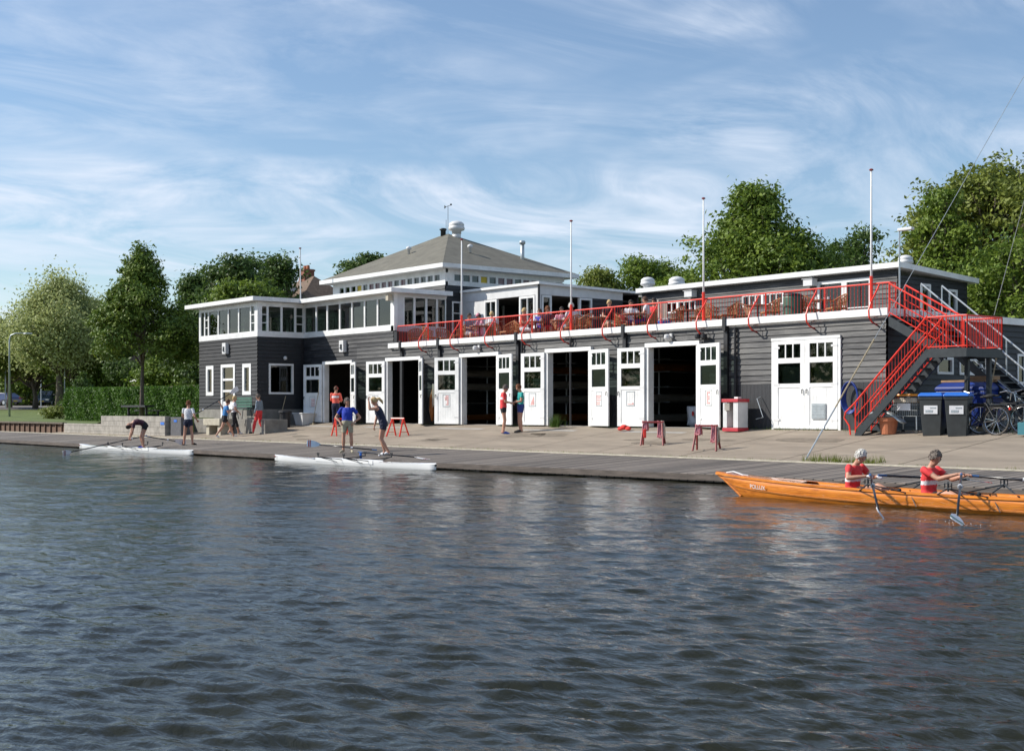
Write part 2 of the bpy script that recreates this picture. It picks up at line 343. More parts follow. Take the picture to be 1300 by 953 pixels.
# ------------------------------------------------------------------ SETTING: water, ground, dock, apron
def build_water():
    nr,na=900,480; r=4.6*np.power(150/4.6,np.linspace(0,1,nr)); a=np.linspace(-.62,.62,na)
    head=math.atan2(FS,-FC)
    Rr,Aa=np.meshgrid(r,a,indexing='ij'); X=CX+Rr*np.cos(head+Aa); Y=CY+Rr*np.sin(head+Aa); Z=np.zeros_like(X)
    fwd=np.array([-FC,FS])
    g=np.random.default_rng(5)
    for i in range(62):
        lam=.10*1.046**i
        th=math.atan2(FS,-FC)+R(-14)+g.normal(0,.50); k=2*math.pi/lam
        amp=.0072*lam**.72*(.7+.6*g.random())*(1 if lam<.34 else .30)
        ph=g.random()*6.28; fade=np.clip((lam/(Rr*.016+.015)-.7)/.9,0,1)
        s=np.sin(k*(X*math.cos(th)+Y*math.sin(th))+ph+.6*np.sin(.35*X+.27*Y+i))
        Z+=amp*fade*(s+ .25*s*s)
    v=np.stack([X.ravel(),Y.ravel(),Z.ravel()-.0],1)
    idx=np.arange(nr*na).reshape(nr,na); q=np.stack([idx[:-1,:-1].ravel(),idx[:-1,1:].ravel(),idx[1:,1:].ravel(),idx[1:,:-1].ravel()],1)
    q=q[:,::-1]
    nv=len(v); v=np.vstack([v,[(-400,-400,-.12),(400,-400,-.12),(400,-4,-.12),(-400,-4,-.12)]]); q=np.vstack([q,[[nv,nv+1,nv+2,nv+3]]])
    me=bpy.data.meshes.new('water'); me.vertices.add(len(v)); me.vertices.foreach_set('co',v.ravel()); me.loops.add(q.size); me.loops.foreach_set('vertex_index',q.ravel())
    me.polygons.add(len(q)); me.polygons.foreach_set('loop_start',np.arange(0,q.size,4)); me.update(calc_edges=True); me.polygons.foreach_set('use_smooth',np.ones(len(q),bool))
    me.materials.append(MT['water']); o=bpy.data.objects.new('water',me); C.objects.link(o)
    if me.polygons[10].normal.z<0: me.flip_normals()
    return struct(o)
build_water()
def build_land():
    xs=list(np.arange(-200,-50,3.))+list(np.arange(-50,-36,1.5))+[-35.25,-34.95,-34,-30,-20,0,20,60,200,600]; xs=[-900,-500,-300]+xs; ys=[-4.58,-3,-1,1,4,8,14,20,30,45,60,90,140,220,400,900]
    b=MB(); nx=len(xs); vs=[]
    for y in ys:
        for x in xs: vs.append((x,y,zland(x,y)-((1.0 if x>-35 and y<2 else (.3 if x>=-34 else 0)))))
    fs=[(j*nx+i,j*nx+i+1,(j+1)*nx+i+1,(j+1)*nx+i) for j in range(len(ys)-1) for i in range(nx-1)]
    b.add(vs,fs); return struct(b.build('ground',MT['grass'],smooth=True))
build_land()
def build_road():
    b=MB(); xs=np.linspace(-185,-96,30)
    for i in range(29):
        x0,x1=xs[i],xs[i+1]; p=lambda x,y:(x,y,zland(x,y)+.03)
        for y0,y1 in ((2,8),(8,14),(14,20),(20,30),(30,44)): b.quad(p(x0,y0),p(x1,y0),p(x1,y1),p(x0,y1))
    struct(b.build('road',mat('road_asphalt',(.19,.165,.15),.9,var=.3,scale=.3)))
build_road()
def dockfront(x):
    return float(np.interp(x,[-80,-8,1.6,6,25],[-9.1,-9.32,-8.42,-8.3,-8.3]))
def build_dock():
    b=MB(); xs=[-80,-60,-40,-25,-8,1.6,6,25]
    for x0,x1 in zip(xs[:-1],xs[1:]):
        f0,f1=dockfront(x0),dockfront(x1)
        b.quad((x0,f0,zap(f0)),(x1,f1,zap(f1)),(x1,-5.33,zap(-5.33)),(x0,-5.33,zap(-5.33)))
        b.quad((x0,f0,.03),(x1,f1,.03),(x1,f1,zap(f1)),(x0,f0,zap(f0)))
        b.quad((x1,f1,.03),(x0,f0,.03),(x0,-5.33,.03),(x1,-5.33,.03))
    struct(b.build('dock',MT['dock']))
    b=MB()      # edge beam and under-dock floats
    for x0,x1 in zip(xs[:-1],xs[1:]):
        f0,f1=dockfront(x0)-.05,dockfront(x1)-.05
        for (a0,a1,z0,z1) in ((0,.13,.06,.19),):
            b.add([(x0,f0,z0),(x1,f1,z0),(x1,f1+a1,z0),(x0,f0+a1,z0),(x0,f0,z1),(x1,f1,z1),(x1,f1+a1,z1),(x0,f0+a1,z1)],[(0,3,2,1),(4,5,6,7),(0,1,5,4),(1,2,6,5),(2,3,7,6),(3,0,4,7)])
    for x in np.arange(-78,24,4.2):
        f=dockfront(x); b.box(x,x+.5,f+.05,f+.6,-.25,.06)
    struct(b.build('dock_edge',mat('dock_edge_timber',(.13,.105,.09),.8,var=.5,scale=3,stretch=(.5,4,4))))
    b=MB(); b.box(-80,25,-5.33,-5.17,.05,.405); struct(b.build('kerb',MT['curb'],bevel=.015))
build_dock()
def build_apron():
    b=MB(); xs=np.linspace(-49,25,75)
    def jz(x,y):
        if -30.5<x<-4.5 or True:
            return zap(y)
    ys=[-5.17,-4.6,-3.9,-3.2,-2.4,-1.6,-.8,0,2,6,14,30]
    for x0,x1 in zip(xs[:-1],xs[1:]):
        for y0,y1 in zip(ys[:-1],ys[1:]):
            if x1<-35 and y1>-4.5: continue
            b.quad((x0,y0,zap(y0)),(x1,y0,zap(y0)),(x1,y1,zap(y1)),(x0,y1,zap(y1)))
    struct(b.build('pavement',MT['paving'],smooth=True))
    b=MB()
    for x0,x1 in ((-29.1,-26.8),(-24.1,-21.7),(-19,-16.7),(-14,-11.65),(-9,-6.7)):   # concrete ramps at the doors
        b.quad((x0-.25,-1.15,zap(-1.15)+.006),(x1+.25,-1.15,zap(-1.15)+.006),(x1,.3,1.075),(x0,.3,1.075))
    struct(b.build('pavement',mat('ramp_concrete',(.40,.38,.35),.85,var=.2,scale=2)))
build_apron()
b=MB()
for x in np.arange(-33,24,3.35):
    for y0,y1 in ((-5.15,-3.4),(-3.4,-1.7),(-1.7,-.12)):
        w=.012; j=random.uniform(-.015,.015)
        b.quad((x-w+j,y0,zap(y0)+.004),(x+w+j,y0,zap(y0)+.004),(x+w-j,y1,zap(y1)+.004),(x-w-j,y1,zap(y1)+.004))
struct(b.build('pavement_joints',mat('joint_dirt',(.13,.105,.075),.95,var=.5,scale=6)))
b=MB()
for k in range(16):
    x=random.uniform(-26,14); y=random.uniform(-4.6,-1.6); n=11; r=random.uniform(.25,.8); ring=[]
    for i in range(n):
        a=2*math.pi*i/n; q=r*random.uniform(.6,1.15); yy=max(-5.1,min(-1.3,y+q*math.sin(a)*.6)); ring.append((x+q*math.cos(a)*1.6,yy,zap(yy)+.006))
    b.quad(*ring)
struct(b.build('pavement_stains',mat('damp_stain',(.215,.175,.13),.8,var=.35,scale=4)))
# ------------------------------------------------------------------ BOATHOUSE
BH=empty('boathouse',(-15,6,1.0),'long black weatherboarded boathouse with white doors, roof terrace and hipped grey roof','boathouse')
def Wd(face,at,u,out,z):         # wall coordinates: u along, out from the wall, z up
    if face=='-y': return (u,at-out,z)
    if face=='+y': return (u,at+out,z)
    if face=='+x': return (at+out,u,z)
    return (at-out,u,z)
def wbox(b,face,at,u0,u1,o0,o1,z0,z1):
    p=Wd(face,at,u0,o0,z0); q=Wd(face,at,u1,o1,z1); b.box(p[0],q[0],p[1],q[1],z0,z1)
def cells(u0,u1,z0,z1,holes):
    us=sorted(set([u0,u1]+[min(max(h[i],u0),u1) for h in holes for i in (0,1)])); out=[]
    for a,b_ in zip(us[:-1],us[1:]):
        hs=sorted([(h[2],h[3]) for h in holes if h[0]<(a+b_)/2<h[1]]); z=z0
        for p,q in hs:
            if p>z: out.append((a,b_,z,min(p,z1)))
            z=max(z,q)
        if z<z1: out.append((a,b_,z,z1))
    return out
def core(face,at,u0,u1,z0,z1,holes,mt='black',name='wall',th=.14,parent=None):
    b=MB()
    for c in cells(u0,u1,z0,z1,holes): wbox(b,face,at,c[0],c[1],-th,0,c[2],c[3])
    return b.build(name,MT[mt],parent or BH,world=True)
def clap(face,at,u0,u1,z0,z1,holes,name='cladding',mt='siding'):
    b=MB(); h=.165
    for (a,e,p,q) in cells(u0,u1,z0,z1,holes):
        k=math.floor(p/h)
        while k*h<q:
            lo,hi=max(p,k*h),min(q,(k+1)*h); f=lambda z:.038-.030*((z-k*h)/h)
            if hi-lo>.004:
                P=[Wd(face,at,a,f(lo),lo),Wd(face,at,e,f(lo),lo),Wd(face,at,e,f(hi),hi),Wd(face,at,a,f(hi),hi)]
                Q=[Wd(face,at,a,.004,lo),Wd(face,at,e,.004,lo)]
                if face in('+y','-x'): P=P[::-1]; 
                b.quad(*P); b.quad(Q[0],Q[1],Wd(face,at,e,f(lo),lo),Wd(face,at,a,f(lo),lo))
            k+=1
    return b.build(name,MT[mt],BH,world=True)
def vboards(face,at,u0,u1,z0,z1,holes,name='cladding'):
    for (a,e,p,q) in cells(u0,u1,z0,z1,holes):
        b=MB(); u=a
        while u<e-.02:
            v=min(u+.15,e); wbox(b,face,at,u+.006,v,.003,.022,p,q); u+=.15
        b.build(name,MT['boards'],BH,world=True)
def window(face,at,u0,u1,z0,z1,nu=1,nz=1,fw=.07,proud=.045,pane='glass',name='window',bars=.035,zs=None,us=None):
    b=MB(); i0,i1,j0,j1=u0+fw,u1-fw,z0+fw,z1-fw
    wbox(b,face,at,u0,i0,-.07,proud,z0,z1); wbox(b,face,at,i1,u1,-.07,proud,z0,z1)
    wbox(b,face,at,i0,i1,-.07,proud,z0,j0); wbox(b,face,at,i0,i1,-.07,proud,j1,z1)
    for k in (us or [i0+(i1-i0)*k/nu for k in range(1,nu)]): wbox(b,face,at,k-bars/2,k+bars/2,-.05,proud-.012,j0,j1)
    for k in (zs or [j0+(j1-j0)*k/nz for k in range(1,nz)]): wbox(b,face,at,i0,i1,-.045,proud-.016,k-bars/2,k+bars/2)
    o=b.build(name,MT['white'],BH,world=True)
    g=MB(); wbox(g,face,at,i0,i1,-.03,-.022,j0,j1)
    p=g.build('pane',MT[pane],o); me=p.data
    for v in me.vertices: v.co-=BH.location
    return o
OPEN=[(-29.18,-26.77),(-24.15,-21.67),(-19.05,-16.68),(-14.01,-11.65),(-9.04,-6.71)]
BIG=(-3.89,-1.49)
holesF=[(a,b,.5,3.62) for a,b in OPEN]+[(BIG[0],BIG[1],.5,3.62)]
bands=[(-31.05,-23.75,4.86)]
# front wall, y=0
core('-y',0,-31.05,-23.75,.6,4.86,holesF); core('-y',0,-23.75,0,.6,4.15,holesF)
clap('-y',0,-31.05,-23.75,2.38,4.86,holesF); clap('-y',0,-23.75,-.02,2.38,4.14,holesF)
vboards('-y',0,-31.05,-.02,.6,2.38,holesF)
# right side wall, x=0
hs=[(2.3,3.1,2.62,3.1),(3.4,4.6,2.62,3.1),(6.5,7.4,2.4,3.3)]
MT['siding_shaded']=mat('shaded_unweathered_clapboard',(.026,.028,.032),.6,var=.5,scale=3,stretch=(.7,.7,18),bump=.3)  # less weathered boards of right-facing walls, with their shade darkened into the colour
core('+x',0,0,16,.6,4.15,hs); clap('+x',0,0,16,.6,4.14,hs,mt='siding_shaded')
for h in hs: window('+x',0,*h,nu=1 if h[1]-h[0]<.9 else 2)
# left wing
WL,WR,WF,WT=-36.85,-31.05,-2.33,4.88
hA=[(-36.10,-35.32,2.3,3.70),(-34.55,-33.15,1.26,3.72),(-32.43,-31.62,2.3,3.70)]
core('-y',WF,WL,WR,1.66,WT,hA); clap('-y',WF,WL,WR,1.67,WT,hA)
hB=[(-1.80,-.55,2.33,3.70)]
core('+x',WR,WF+.14,0,.5,WT,hB); clap('+x',WR,WF,-.16,1.67,WT,hB,mt='siding_shaded')
core('-x',WL,WF+.14,6,.6,WT,[]); clap('-x',WL,WF,6,1.0,WT,[])
core('+y',6,WL,-31,.6,WT,[])
window('-y',WF,*hA[0],fw=.17); window('-y',WF,*hA[2],fw=.17)
window('+x',WR,*hB[0],fw=.09)
# glazed door of the wing
def winglass():
    b=MB(); u0,u1,z0,z1=hA[1]; wbox(b,'-y',WF,u0,u0+.16,-.1,.05,z0,z1); wbox(b,'-y',WF,u1-.16,u1,-.1,.05,z0,z1); wbox(b,'-y',WF,u0+.16,u1-.16,-.1,.05,z1-.14,z1)
    for z in (3.02,2.5): wbox(b,'-y',WF,u0+.16,u1-.16,-.05,.03,z-.05,z+.05)
    wbox(b,'-y',WF,u0+.16,u1-.16,-.05,.02,z0,2.02)
    for u in np.arange(u0+.3,u1-.2,.14): wbox(b,'-y',WF,u,u+.012,.018,.026,z0+.1,1.92)
    o=b.build('door',MT['white'],BH,world=True); g=MB(); wbox(g,'-y',WF,u0+.16,u1-.16,-.035,-.025,2.02,z1-.14); p=g.build('pane',MT['glass'],o)
    for v in p.data.vertices: v.co-=BH.location
    h=MB(); h.tube([Wd('-y',WF,u1-.24,.03,2.0),Wd('-y',WF,u1-.24,.08,2.0),Wd('-y',WF,u1-.38,.08,2.0)],.012); q=h.build('handle',MT['chrome'],o)
    for v in q.data.vertices: v.co-=BH.location
winglass()
# plinth of the wing
b=MB(); b.box(WL,WR-.0,WF-.03,WF+.14,.5,1.66); b.box(WR-.14,WR+.03,WF-.03,-.03,.5,1.66); b.build('plinth',MT['plinth'],BH,world=True)
# interior of the lower floor
b=MB(); b.box(-30.9,-.16,.15,15.9,1.0,1.06); b.build('floor',MT['concrete'],BH,world=True)
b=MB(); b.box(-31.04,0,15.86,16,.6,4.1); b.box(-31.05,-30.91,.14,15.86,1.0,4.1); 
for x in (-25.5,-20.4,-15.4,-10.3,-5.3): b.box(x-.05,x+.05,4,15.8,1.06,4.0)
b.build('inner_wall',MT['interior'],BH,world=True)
b=MB(); b.box(-31.0,-.0,0,16,4.0,4.1); b.build('terrace_floor',MT['deckfloor'],BH,world=True)
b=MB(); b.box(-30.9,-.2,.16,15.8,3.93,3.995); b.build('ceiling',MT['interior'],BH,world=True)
# white fascia of the terrace
b=MB(); b.box(-23.95,.12,-.16,-.04,4.15,4.35); b.box(-.02,.12,-.04,16,4.15,4.35); b.box(-23.7,-.02,-.04,.10,4.1,4.33)
b.build('fascia',MT['white'],BH,world=True,bevel=.008)
# black posts and brackets
b=MB()
for x in (-23.06,-20.44,-15.61,-10.05,-5.65): b=MB(); b.box(x-.075,x+.075,-.115,-.03,.9,4.14); b.box(x-.06,x+.06,-.20,-.115,4.0,4.42); b.build('post',MT['black'],BH,world=True)
for x in (-15.35,-12.72,-5.28):
    b=MB(); b.tube([(x,-.09,4.1),(x,-.09,1.1)],.04); b.build('downpipe',MT['black'],BH,world=True)
# door openings: frames
for a,e in OPEN:
    b=MB(); b.box(a-.02,a+.13,-.13,.12,1.07,3.62); b.box(e-.13,e+.02,-.13,.12,1.07,3.62); b.box(a-.02,e+.02,-.15,.13,3.62,3.76)
    b.build('door_frame',MT['white'],BH,world=True,bevel=.008)
# doors: leaves that stand open
def leaf(hx,ang,side,w=1.2,z0=1.09,z1=3.64,mark=0,hy=-.15,flatwin=False,grille=False,handle=False):
    """local: u from the hinge, out = front face of the closed leaf"""
    a=R(ang); s=1 if side=='L' else -1
    U=Vector((math.cos(a)*s,-math.sin(a),0)); N=Vector((-math.sin(a)*s,-math.cos(a),0))*1.0   # N: outer face of closed leaf
    if ang>90: N=-N      # the face seen when folded back
    O=Vector((hx,hy,0)); H=z1-z0
    def P(u,o,z): return O+U*u+N*o+Vector((0,0,z))
    def bx(b,u0,u1,o0,o1,za,zb):
        b.add([P(u0,o0,za),P(u1,o0,za),P(u1,o1,za),P(u0,o1,za),P(u0,o0,zb),P(u1,o0,zb),P(u1,o1,zb),P(u0,o1,zb)],[(0,3,2,1),(4,5,6,7),(0,1,5,4),(1,2,6,5),(2,3,7,6),(3,0,4,7)])
    b=MB(); f=lambda t:z1-H*t; st=.14*w/1.2*1.2
    bx(b,0,st,0,.05,z0,z1); bx(b,w-st,w,0,.05,z0,z1)
    for t0,t1 in ((0,.045),(.20,.26),(.49,.535),(.965,1.0)): bx(b,st,w-st,0,.05,f(t1),f(t0))
    pw=(w-2*st)
    for k in (1,2): bx(b,st+pw*k/3-.02,st+pw*k/3+.02,.005,.046,f(.20),f(.045))
    bx(b,st,w-st,.012,.034,f(.965),f(.535))
    for k in range(1,7): bx(b,st+pw*k/7-.004,st+pw*k/7+.004,.034,.0365,f(.955),f(.545))
    o=b.build('door_leaf',MT['white'],BH,world=True)
    def sub(mb,nm,mt):
        q=mb.build(nm,MT[mt],o)
        for v in q.data.vertices: v.co-=BH.location
        return q
    for k in range(3):
        g=MB(); bx(g,st+pw*k/3,st+pw*(k+1)/3,.018,.026,f(.20),f(.045)); sub(g,'pane','glass')
    g=MB(); bx(g,st,w-st,.018,.026,f(.49),f(.26)); sub(g,'pane','glass')
    if mark:      # small notice panel with a faded red mark
        g=MB(); u0,u1=w*.36,w*.66
        for (p,q,r_,t) in ((u0,u1,.555,.562),(u0,u1,.735,.742)): bx(g,p,q,.036,.045,f(t),f(r_))
        bx(g,u0,u0+.012,.036,.045,f(.742),f(.555)); bx(g,u1-.012,u1,.036,.045,f(.742),f(.555)); sub(g,'notice_frame','galv')
        g=MB()
        if mark==1:
            for t in (.575,.60,.625,.65,.675,.70): bx(g,u0+.07,u0+.13+random.random()*.14,.0385,.043,f(t+.018),f(t))
        elif mark==2: g.add([P(u0+.08,.041,f(.72)),P(u1-.08,.041,f(.72)),P(u0+.1,.041,f(.60))],[(0,1,2)])
        elif mark==3:
            for t in (.60,.625,.655,.685,.71): bx(g,u0+.03,u1-.05-random.random()*.1,.0385,.043,f(t+.014),f(t))
        else: bx(g,u0+.03,u1-.06,.0385,.043,f(.725),f(.715)); bx(g,u0+.05,u0+.1,.0385,.043,f(.715),f(.70))
        sub(g,'notice','mark')
    g=MB(); g.tube([P(w-.07,.05,z0+1.12),P(w-.07,.09,z0+1.12),P(w-.07,.09,z0+1.0)],.014); sub(g,'handle','steel')
    g=MB()
    for t in (.08,.5,.9): bx(g,0,.22,.05,.056,f(t+.012),f(t-.012))
    sub(g,'hinge','offwhite')
    return o
for (a,e),la,ra,mk in zip(OPEN,(169,174,166,177,178),(157,151,168,169,166),((3,0),(3,0),(1,0),(2,3),(4,1))):
    leaf(a+.0,la,'L',mark=mk[0]); leaf(e,ra,'R',mark=mk[1])
# closed pair of white doors
b=MB(); b.box(BIG[0]-.02,BIG[0]+.07,-.07,.05,1.05,3.62); b.box(BIG[1]-.07,BIG[1]+.02,-.07,.05,1.05,3.62); b.box(BIG[0]-.02,BIG[1]+.02,-.09,.05,3.62,3.70); b.build('door_frame',MT['white'],BH,world=True)
mid=(BIG[0]+BIG[1])/2
lw=(BIG[1]-BIG[0]-.15)/2
leaf(BIG[0]+.07,0,'L',w=lw,z0=1.08,z1=3.62,hy=-.03); lf=leaf(BIG[1]-.07,0,'R',w=lw,z0=1.08,z1=3.62,hy=-.03)
b=MB(); b.box(BIG[0]+.1,BIG[1]-.1,.02,.05,1.06,3.6); b.build('inner_wall',MT['black'],BH,world=True)
b=MB(); b.box(BIG[1]-.95,BIG[1]-.47,-.10,-.082,1.36,1.80)
for k in range(9): b.box(BIG[1]-.92,BIG[1]-.50,-.112,-.10,1.39+k*.044,1.41+k*.044)
b.build('vent_grille',MT['galv'],BH,world=True)
# wing sunroom ---------------------------------------------------------
def sun_wall(face,at,u0,u1,z0,z1,divs,posts,top=6.42,endposts=(.14,.14)):
    """white band below, posts, panes between the given divisions"""
    for q in ((.03,z0,z0+.2),(.02,z1,top)): b=MB(); wbox(b,face,at,u0,u1,-.12,*q); b.build('window_band',MT['white'],BH,world=True)
    for i in range(len(divs)-1):
        window(face,at,divs[i],divs[i+1],z0+.2,z1,fw=.045 if not posts else .05,proud=.02,**({'nz':3} if (divs[i+1]-divs[i])<.5 else {}))
sun_wall('-y',WF,WL,WR,4.88,6.28,[WL+.02,-36.3,-35.9,-34.88,-33.86,-32.84,-31.7,-31.27,WR-.02],1)
sun_wall('+x',WR,WF+.1,-.0,4.88,6.28,[WF+.15,-1.85,-1.15,-.45,-.02],1)
sun_wall('-y',0,WR+.03,-23.72,4.88,6.28,[WR+.05,-29.95,-29.0,-27.95,-26.95,-25.95,-24.95,-23.92],1)
for q in ((-23.92,-23.68,-.03,.14),(WR-.17,WR+.025,WF-.025,WF+.14),(WL-.02,WL+.16,WF-.025,WF+.14)): b=MB(); b.box(*q,4.88,6.42); b.build('corner_post',MT['white'],BH,world=True)
sun_wall('-x',WL,WF+.16,5.5,4.88,6.28,[WF+.2,-1.2,0,1.2,2.4,3.6,5.3],1)
sun_wall('+y',6,WL+.1,-31.1,4.88,6.28,[WL+.2,-35,-33.2,-31.3],1)
# roofs of the glazed rooms
def roofslab(x0,x1,y0,y1,z0,z1,name='roof',dz=0):
    b=MB(); 
    vs=[(x0,y0,z0),(x1,y0,z0),(x1,y1,z0+dz),(x0,y1,z0+dz),(x0,y0,z1),(x1,y0,z1),(x1,y1,z1+dz),(x0,y1,z1+dz)]
    b.add(vs,[(0,3,2,1),(4,5,6,7),(0,1,5,4),(1,2,6,5),(2,3,7,6),(3,0,4,7)]); o=b.build(name,[MT['white']],BH,world=True)
    t=MB(); i=.06; t.add([(x0+i,y0+i,z1+.004),(x1-i,y0+i,z1+.004),(x1-i,y1-i,z1+dz+.004),(x0+i,y1-i,z1+dz+.004)],[(0,1,2,3)])
    c=t.build('roof_felt',MT['felt'],o)
    for v in c.data.vertices: v.co-=BH.location
    return o
roofslab(WL-.75,WR+.35,WF-.42,6.4,6.44,6.62)
roofslab(WR+.35,-23.3,-.42,2.68,6.42,6.60)
b=MB(); b.box(WL+.1,WR-.1,WF+.15,5.9,4.80,4.86); b.box(-31,-23.8,.15,2.6,4.80,4.86); b.box(-31,-30.9,2.7,6,4.86,6.4); b.build('floor',MT['interior'],BH,world=True)
# right side of the front sunroom (towards the terrace)
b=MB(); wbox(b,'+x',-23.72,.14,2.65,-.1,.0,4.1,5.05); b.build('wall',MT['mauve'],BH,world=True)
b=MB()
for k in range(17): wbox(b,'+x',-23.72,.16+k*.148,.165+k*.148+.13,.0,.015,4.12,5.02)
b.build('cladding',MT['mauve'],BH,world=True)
b=MB(); b.box(-23.72,-23.5,-.02,.5,4.36,4.84); b.build('trim_box',MT['black'],BH,world=True)
for (a,e) in ((.45,1.0),(1.0,1.6),(1.6,2.15),(2.15,2.62)): window('+x',-23.72,a,e,5.06,6.32,fw=.05,proud=.02)
b=MB(); wbox(b,'+x',-23.72,.14,.45,-.1,.02,5.05,6.42); wbox(b,'+x',-23.72,.45,2.65,-.1,.02,6.32,6.42); b.build('wall',MT['offwhite'],BH,world=True)
# hall with the hipped roof -------------------------------------------
HL,HR,HF,HB=-32.95,-23.9,2.72,9.4
core('-y',HF,HL,HR,4.1,6.93,[(-30.9,-24.2,4.9,6.3)]); clap('-y',HF,HL,HR,6.6,6.93,[])
hd=[(3.05,4.35,4.12,6.25),(4.66,5.9,4.12,6.3)]
core('+x',HR,HF+.14,HB,4.1,6.93,hd); clap('+x',HR,HF,HB,4.1,6.93,hd,mt='siding_shaded'); core('-x',HL,HF+.14,HB,4.1,7.4,[]); core('+y',HB,HL,HR,4.1,7.4,[])
window('+x',HR,*hd[0],nu=1,nz=1,us=[3.5],zs=[5.75]); window('+x',HR,*hd[1],us=[5.3],zs=[4.9,5.5])
b=MB(); wbox(b,'-y',HF,HL-.02,HR+.03,-.12,.03,6.93,7.07); wbox(b,'-y',HF,HL-.02,HR+.03,-.12,.03,7.46,7.62)
wbox(b,'+x',HR,HF-.0,HB,-.12,.03,6.93,7.07); wbox(b,'+x',HR,HF,HB,-.12,.03,7.46,7.62)
b.box(HR-.30,HR+.035,HF-.035,HF+.12,7.07,7.46); b.box(HR-.12,HR+.035,HF+.12,HF+.4,7.07,7.46); b.box(HL-.02,HL+.5,HF-.035,HF+.12,7.07,7.46)
b.build('clerestory_band',MT['white'],BH,world=True)
n=16; u0,u1=HL+.5,HR-.30
for k in range(n):
    a=u0+(u1-u0)*k/n; window('-y',HF,a,a+(u1-u0)/n,7.07,7.46,fw=.07,proud=.03,pane=('glass','glass','glass','yellow','glass','pinkglass','pinkglass','pinkglass','pinkglass','glass','pinkglass','glass','glass','glass','glass','glass')[k])
n=13; u0,u1=HF+.4,HB-.1
for k in range(n):
    a=u0+(u1-u0)*k/n; window('+x',HR,a,a+(u1-u0)/n,7.07,7.46,fw=.06,proud=.03,pane='yellow' if k==3 else ('pinkglass' if k in(5,6,8,9) else 'glass'))
b=MB(); b.box(HL-.5,HR+.5,HF-.5,HB+.5,7.62,7.80); b.build('eaves',MT['white'],BH,world=True)
b=MB(); x0,x1,y0,y1=HL-.46,HR+.46,HF-.46,HB+.46; ax,ay,az=(x0+x1)/2,(y0+y1)/2,9.83
b.add([(x0,y0,7.80),(x1,y0,7.80),(x1,y1,7.80),(x0,y1,7.80),(ax-.2,ay,az),(ax+.2,ay,az)],[(0,1,5,4),(1,2,5),(2,3,4,5),(3,0,4),(0,3,2,1)]); rf=b.build('roof',MT['roof'],BH,world=True)
def sub(mb,nm,mt,par,smooth=False):
    q=mb.build(nm,MT[mt],par,smooth=smooth)
    for v in q.data.vertices: v.co-=BH.location
    return q
def turbine(par,x,y,z,r,h0=.0,sq=False):
    m=MB()
    if sq: m.box(x-r*.95,x+r*.95,y-r*.95,y+r*.95,z,z+h0)
    elif h0: m.lathe((x,y,z),[(r*.55,0),(r*.55,h0)],14)
    zz=z+h0
    m.lathe((x,y,zz),[(r*.6,0),(r*.62,r*.35),(r*1.0,r*.5),(r*1.08,r*.75),(r*.98,r*.98),(r*.9,r*1.0),(r*1.02,r*1.12),(r*.95,r*1.35),(r*.6,r*1.6),(r*.1,r*1.7)],18)
    return sub(m,'ventilator','offwhite',par,True)
turbine(rf,ax+.55,ay+.2,9.55,.36,.25); m=MB(); m.lathe((ax-.1,ay-.1,9.75),[(.12,0),(.12,.25),(.17,.27),(.17,.33),(.1,.36)],12); sub(m,'chimney_pipe','steel',rf,True)
m=MB(); m.tube([(ax+.15,ay,9.8),(ax+.15,ay,11.15)],.012,5); m.tube([(ax-.1,ay,11.1),(ax+.4,ay,11.15)],.012,5); m.tube([(ax,ay,9.8),(ax,ay,10.5)],.01,5); m.ball((ax+.38,ay,11.17),.05,6); m.quad((ax-.15,ay,11.03),(ax-.02,ay,11.08),(ax-.02,ay,11.14),(ax-.15,ay,11.2)); sub(m,'wind_vane','steel',rf)
m=MB(); m.tube([(ax+3.3,ay+1.9,8.1),(ax+3.3,ay+1.9,9.2)],.09,10); m.lathe((ax+3.3,ay+1.9,9.2),[(.14,0),(.14,.12),(.1,.15)],10); sub(m,'flue','galv',rf,True)
for (x,y,z) in ((-28.6,HF+1.35,8.75),(-25.3,6.0-.9,8.6)):
    m=MB(); m.lathe((x,y,z),[(.06,0),(.06,.22),(.13,.24),(.12,.33),(.03,.38)],10); sub(m,'roof_vent','offwhite',rf,True)
# porch block ---------------------------------------------------------
PF,PR=3.6,-18.8
ph=[(-22.35,-20.9,4.1,6.22),(-20.85,-19.95,4.1,6.22),(-19.95,-19.0,4.1,6.22)]
b=MB(); wbox(b,'-y',PF,-23.88,PR,-.12,.02,6.22,6.62); wbox(b,'-y',PF,-23.88,-22.35,-.12,.0,4.1,6.22); wbox(b,'-y',PF,-18.98,PR,-.12,.02,4.1,6.22)
wbox(b,'+x',PR,PF,8.2,-.12,.02,6.22,6.62); wbox(b,'+x',PR,PF,3.72,-.12,.02,4.1,6.22); b.build('wall',MT['offwhite'],BH,world=True)
window('-y',PF,-19.98,-19.0,4.15,6.2,nu=2,nz=2,fw=.09)
window('-y',PF,-22.3,-21.45,4.15,6.2,nu=2,nz=3,fw=.09)
window('+x',PR,3.74,4.25,4.15,6.2,nz=3,fw=.08); window('+x',PR,5.75,6.45,4.15,6.2,nz=3,fw=.08)
core('+x',PR,6.47,8.2,4.1,6.22,[]); clap('+x',PR,6.47,8.2,4.1,6.22,[],mt='siding_shaded')
roofslab(-23.85,PR+.2,PF-.15,9.5,6.62,6.72,dz=-.1)
b=MB(); b.box(-23.7,-18.95,9.2,9.3,4.1,6.6); b.box(-23.6,-19.0,3.8,9.1,6.18,6.24); b.build('inner_wall',MT['interior'],BH,world=True)
b=MB(); b.tube([(PR+.07,PF-.05,6.62),(PR+.07,PF-.05,4.1)],.045); b.build('downpipe',MT['black'],BH,world=True)
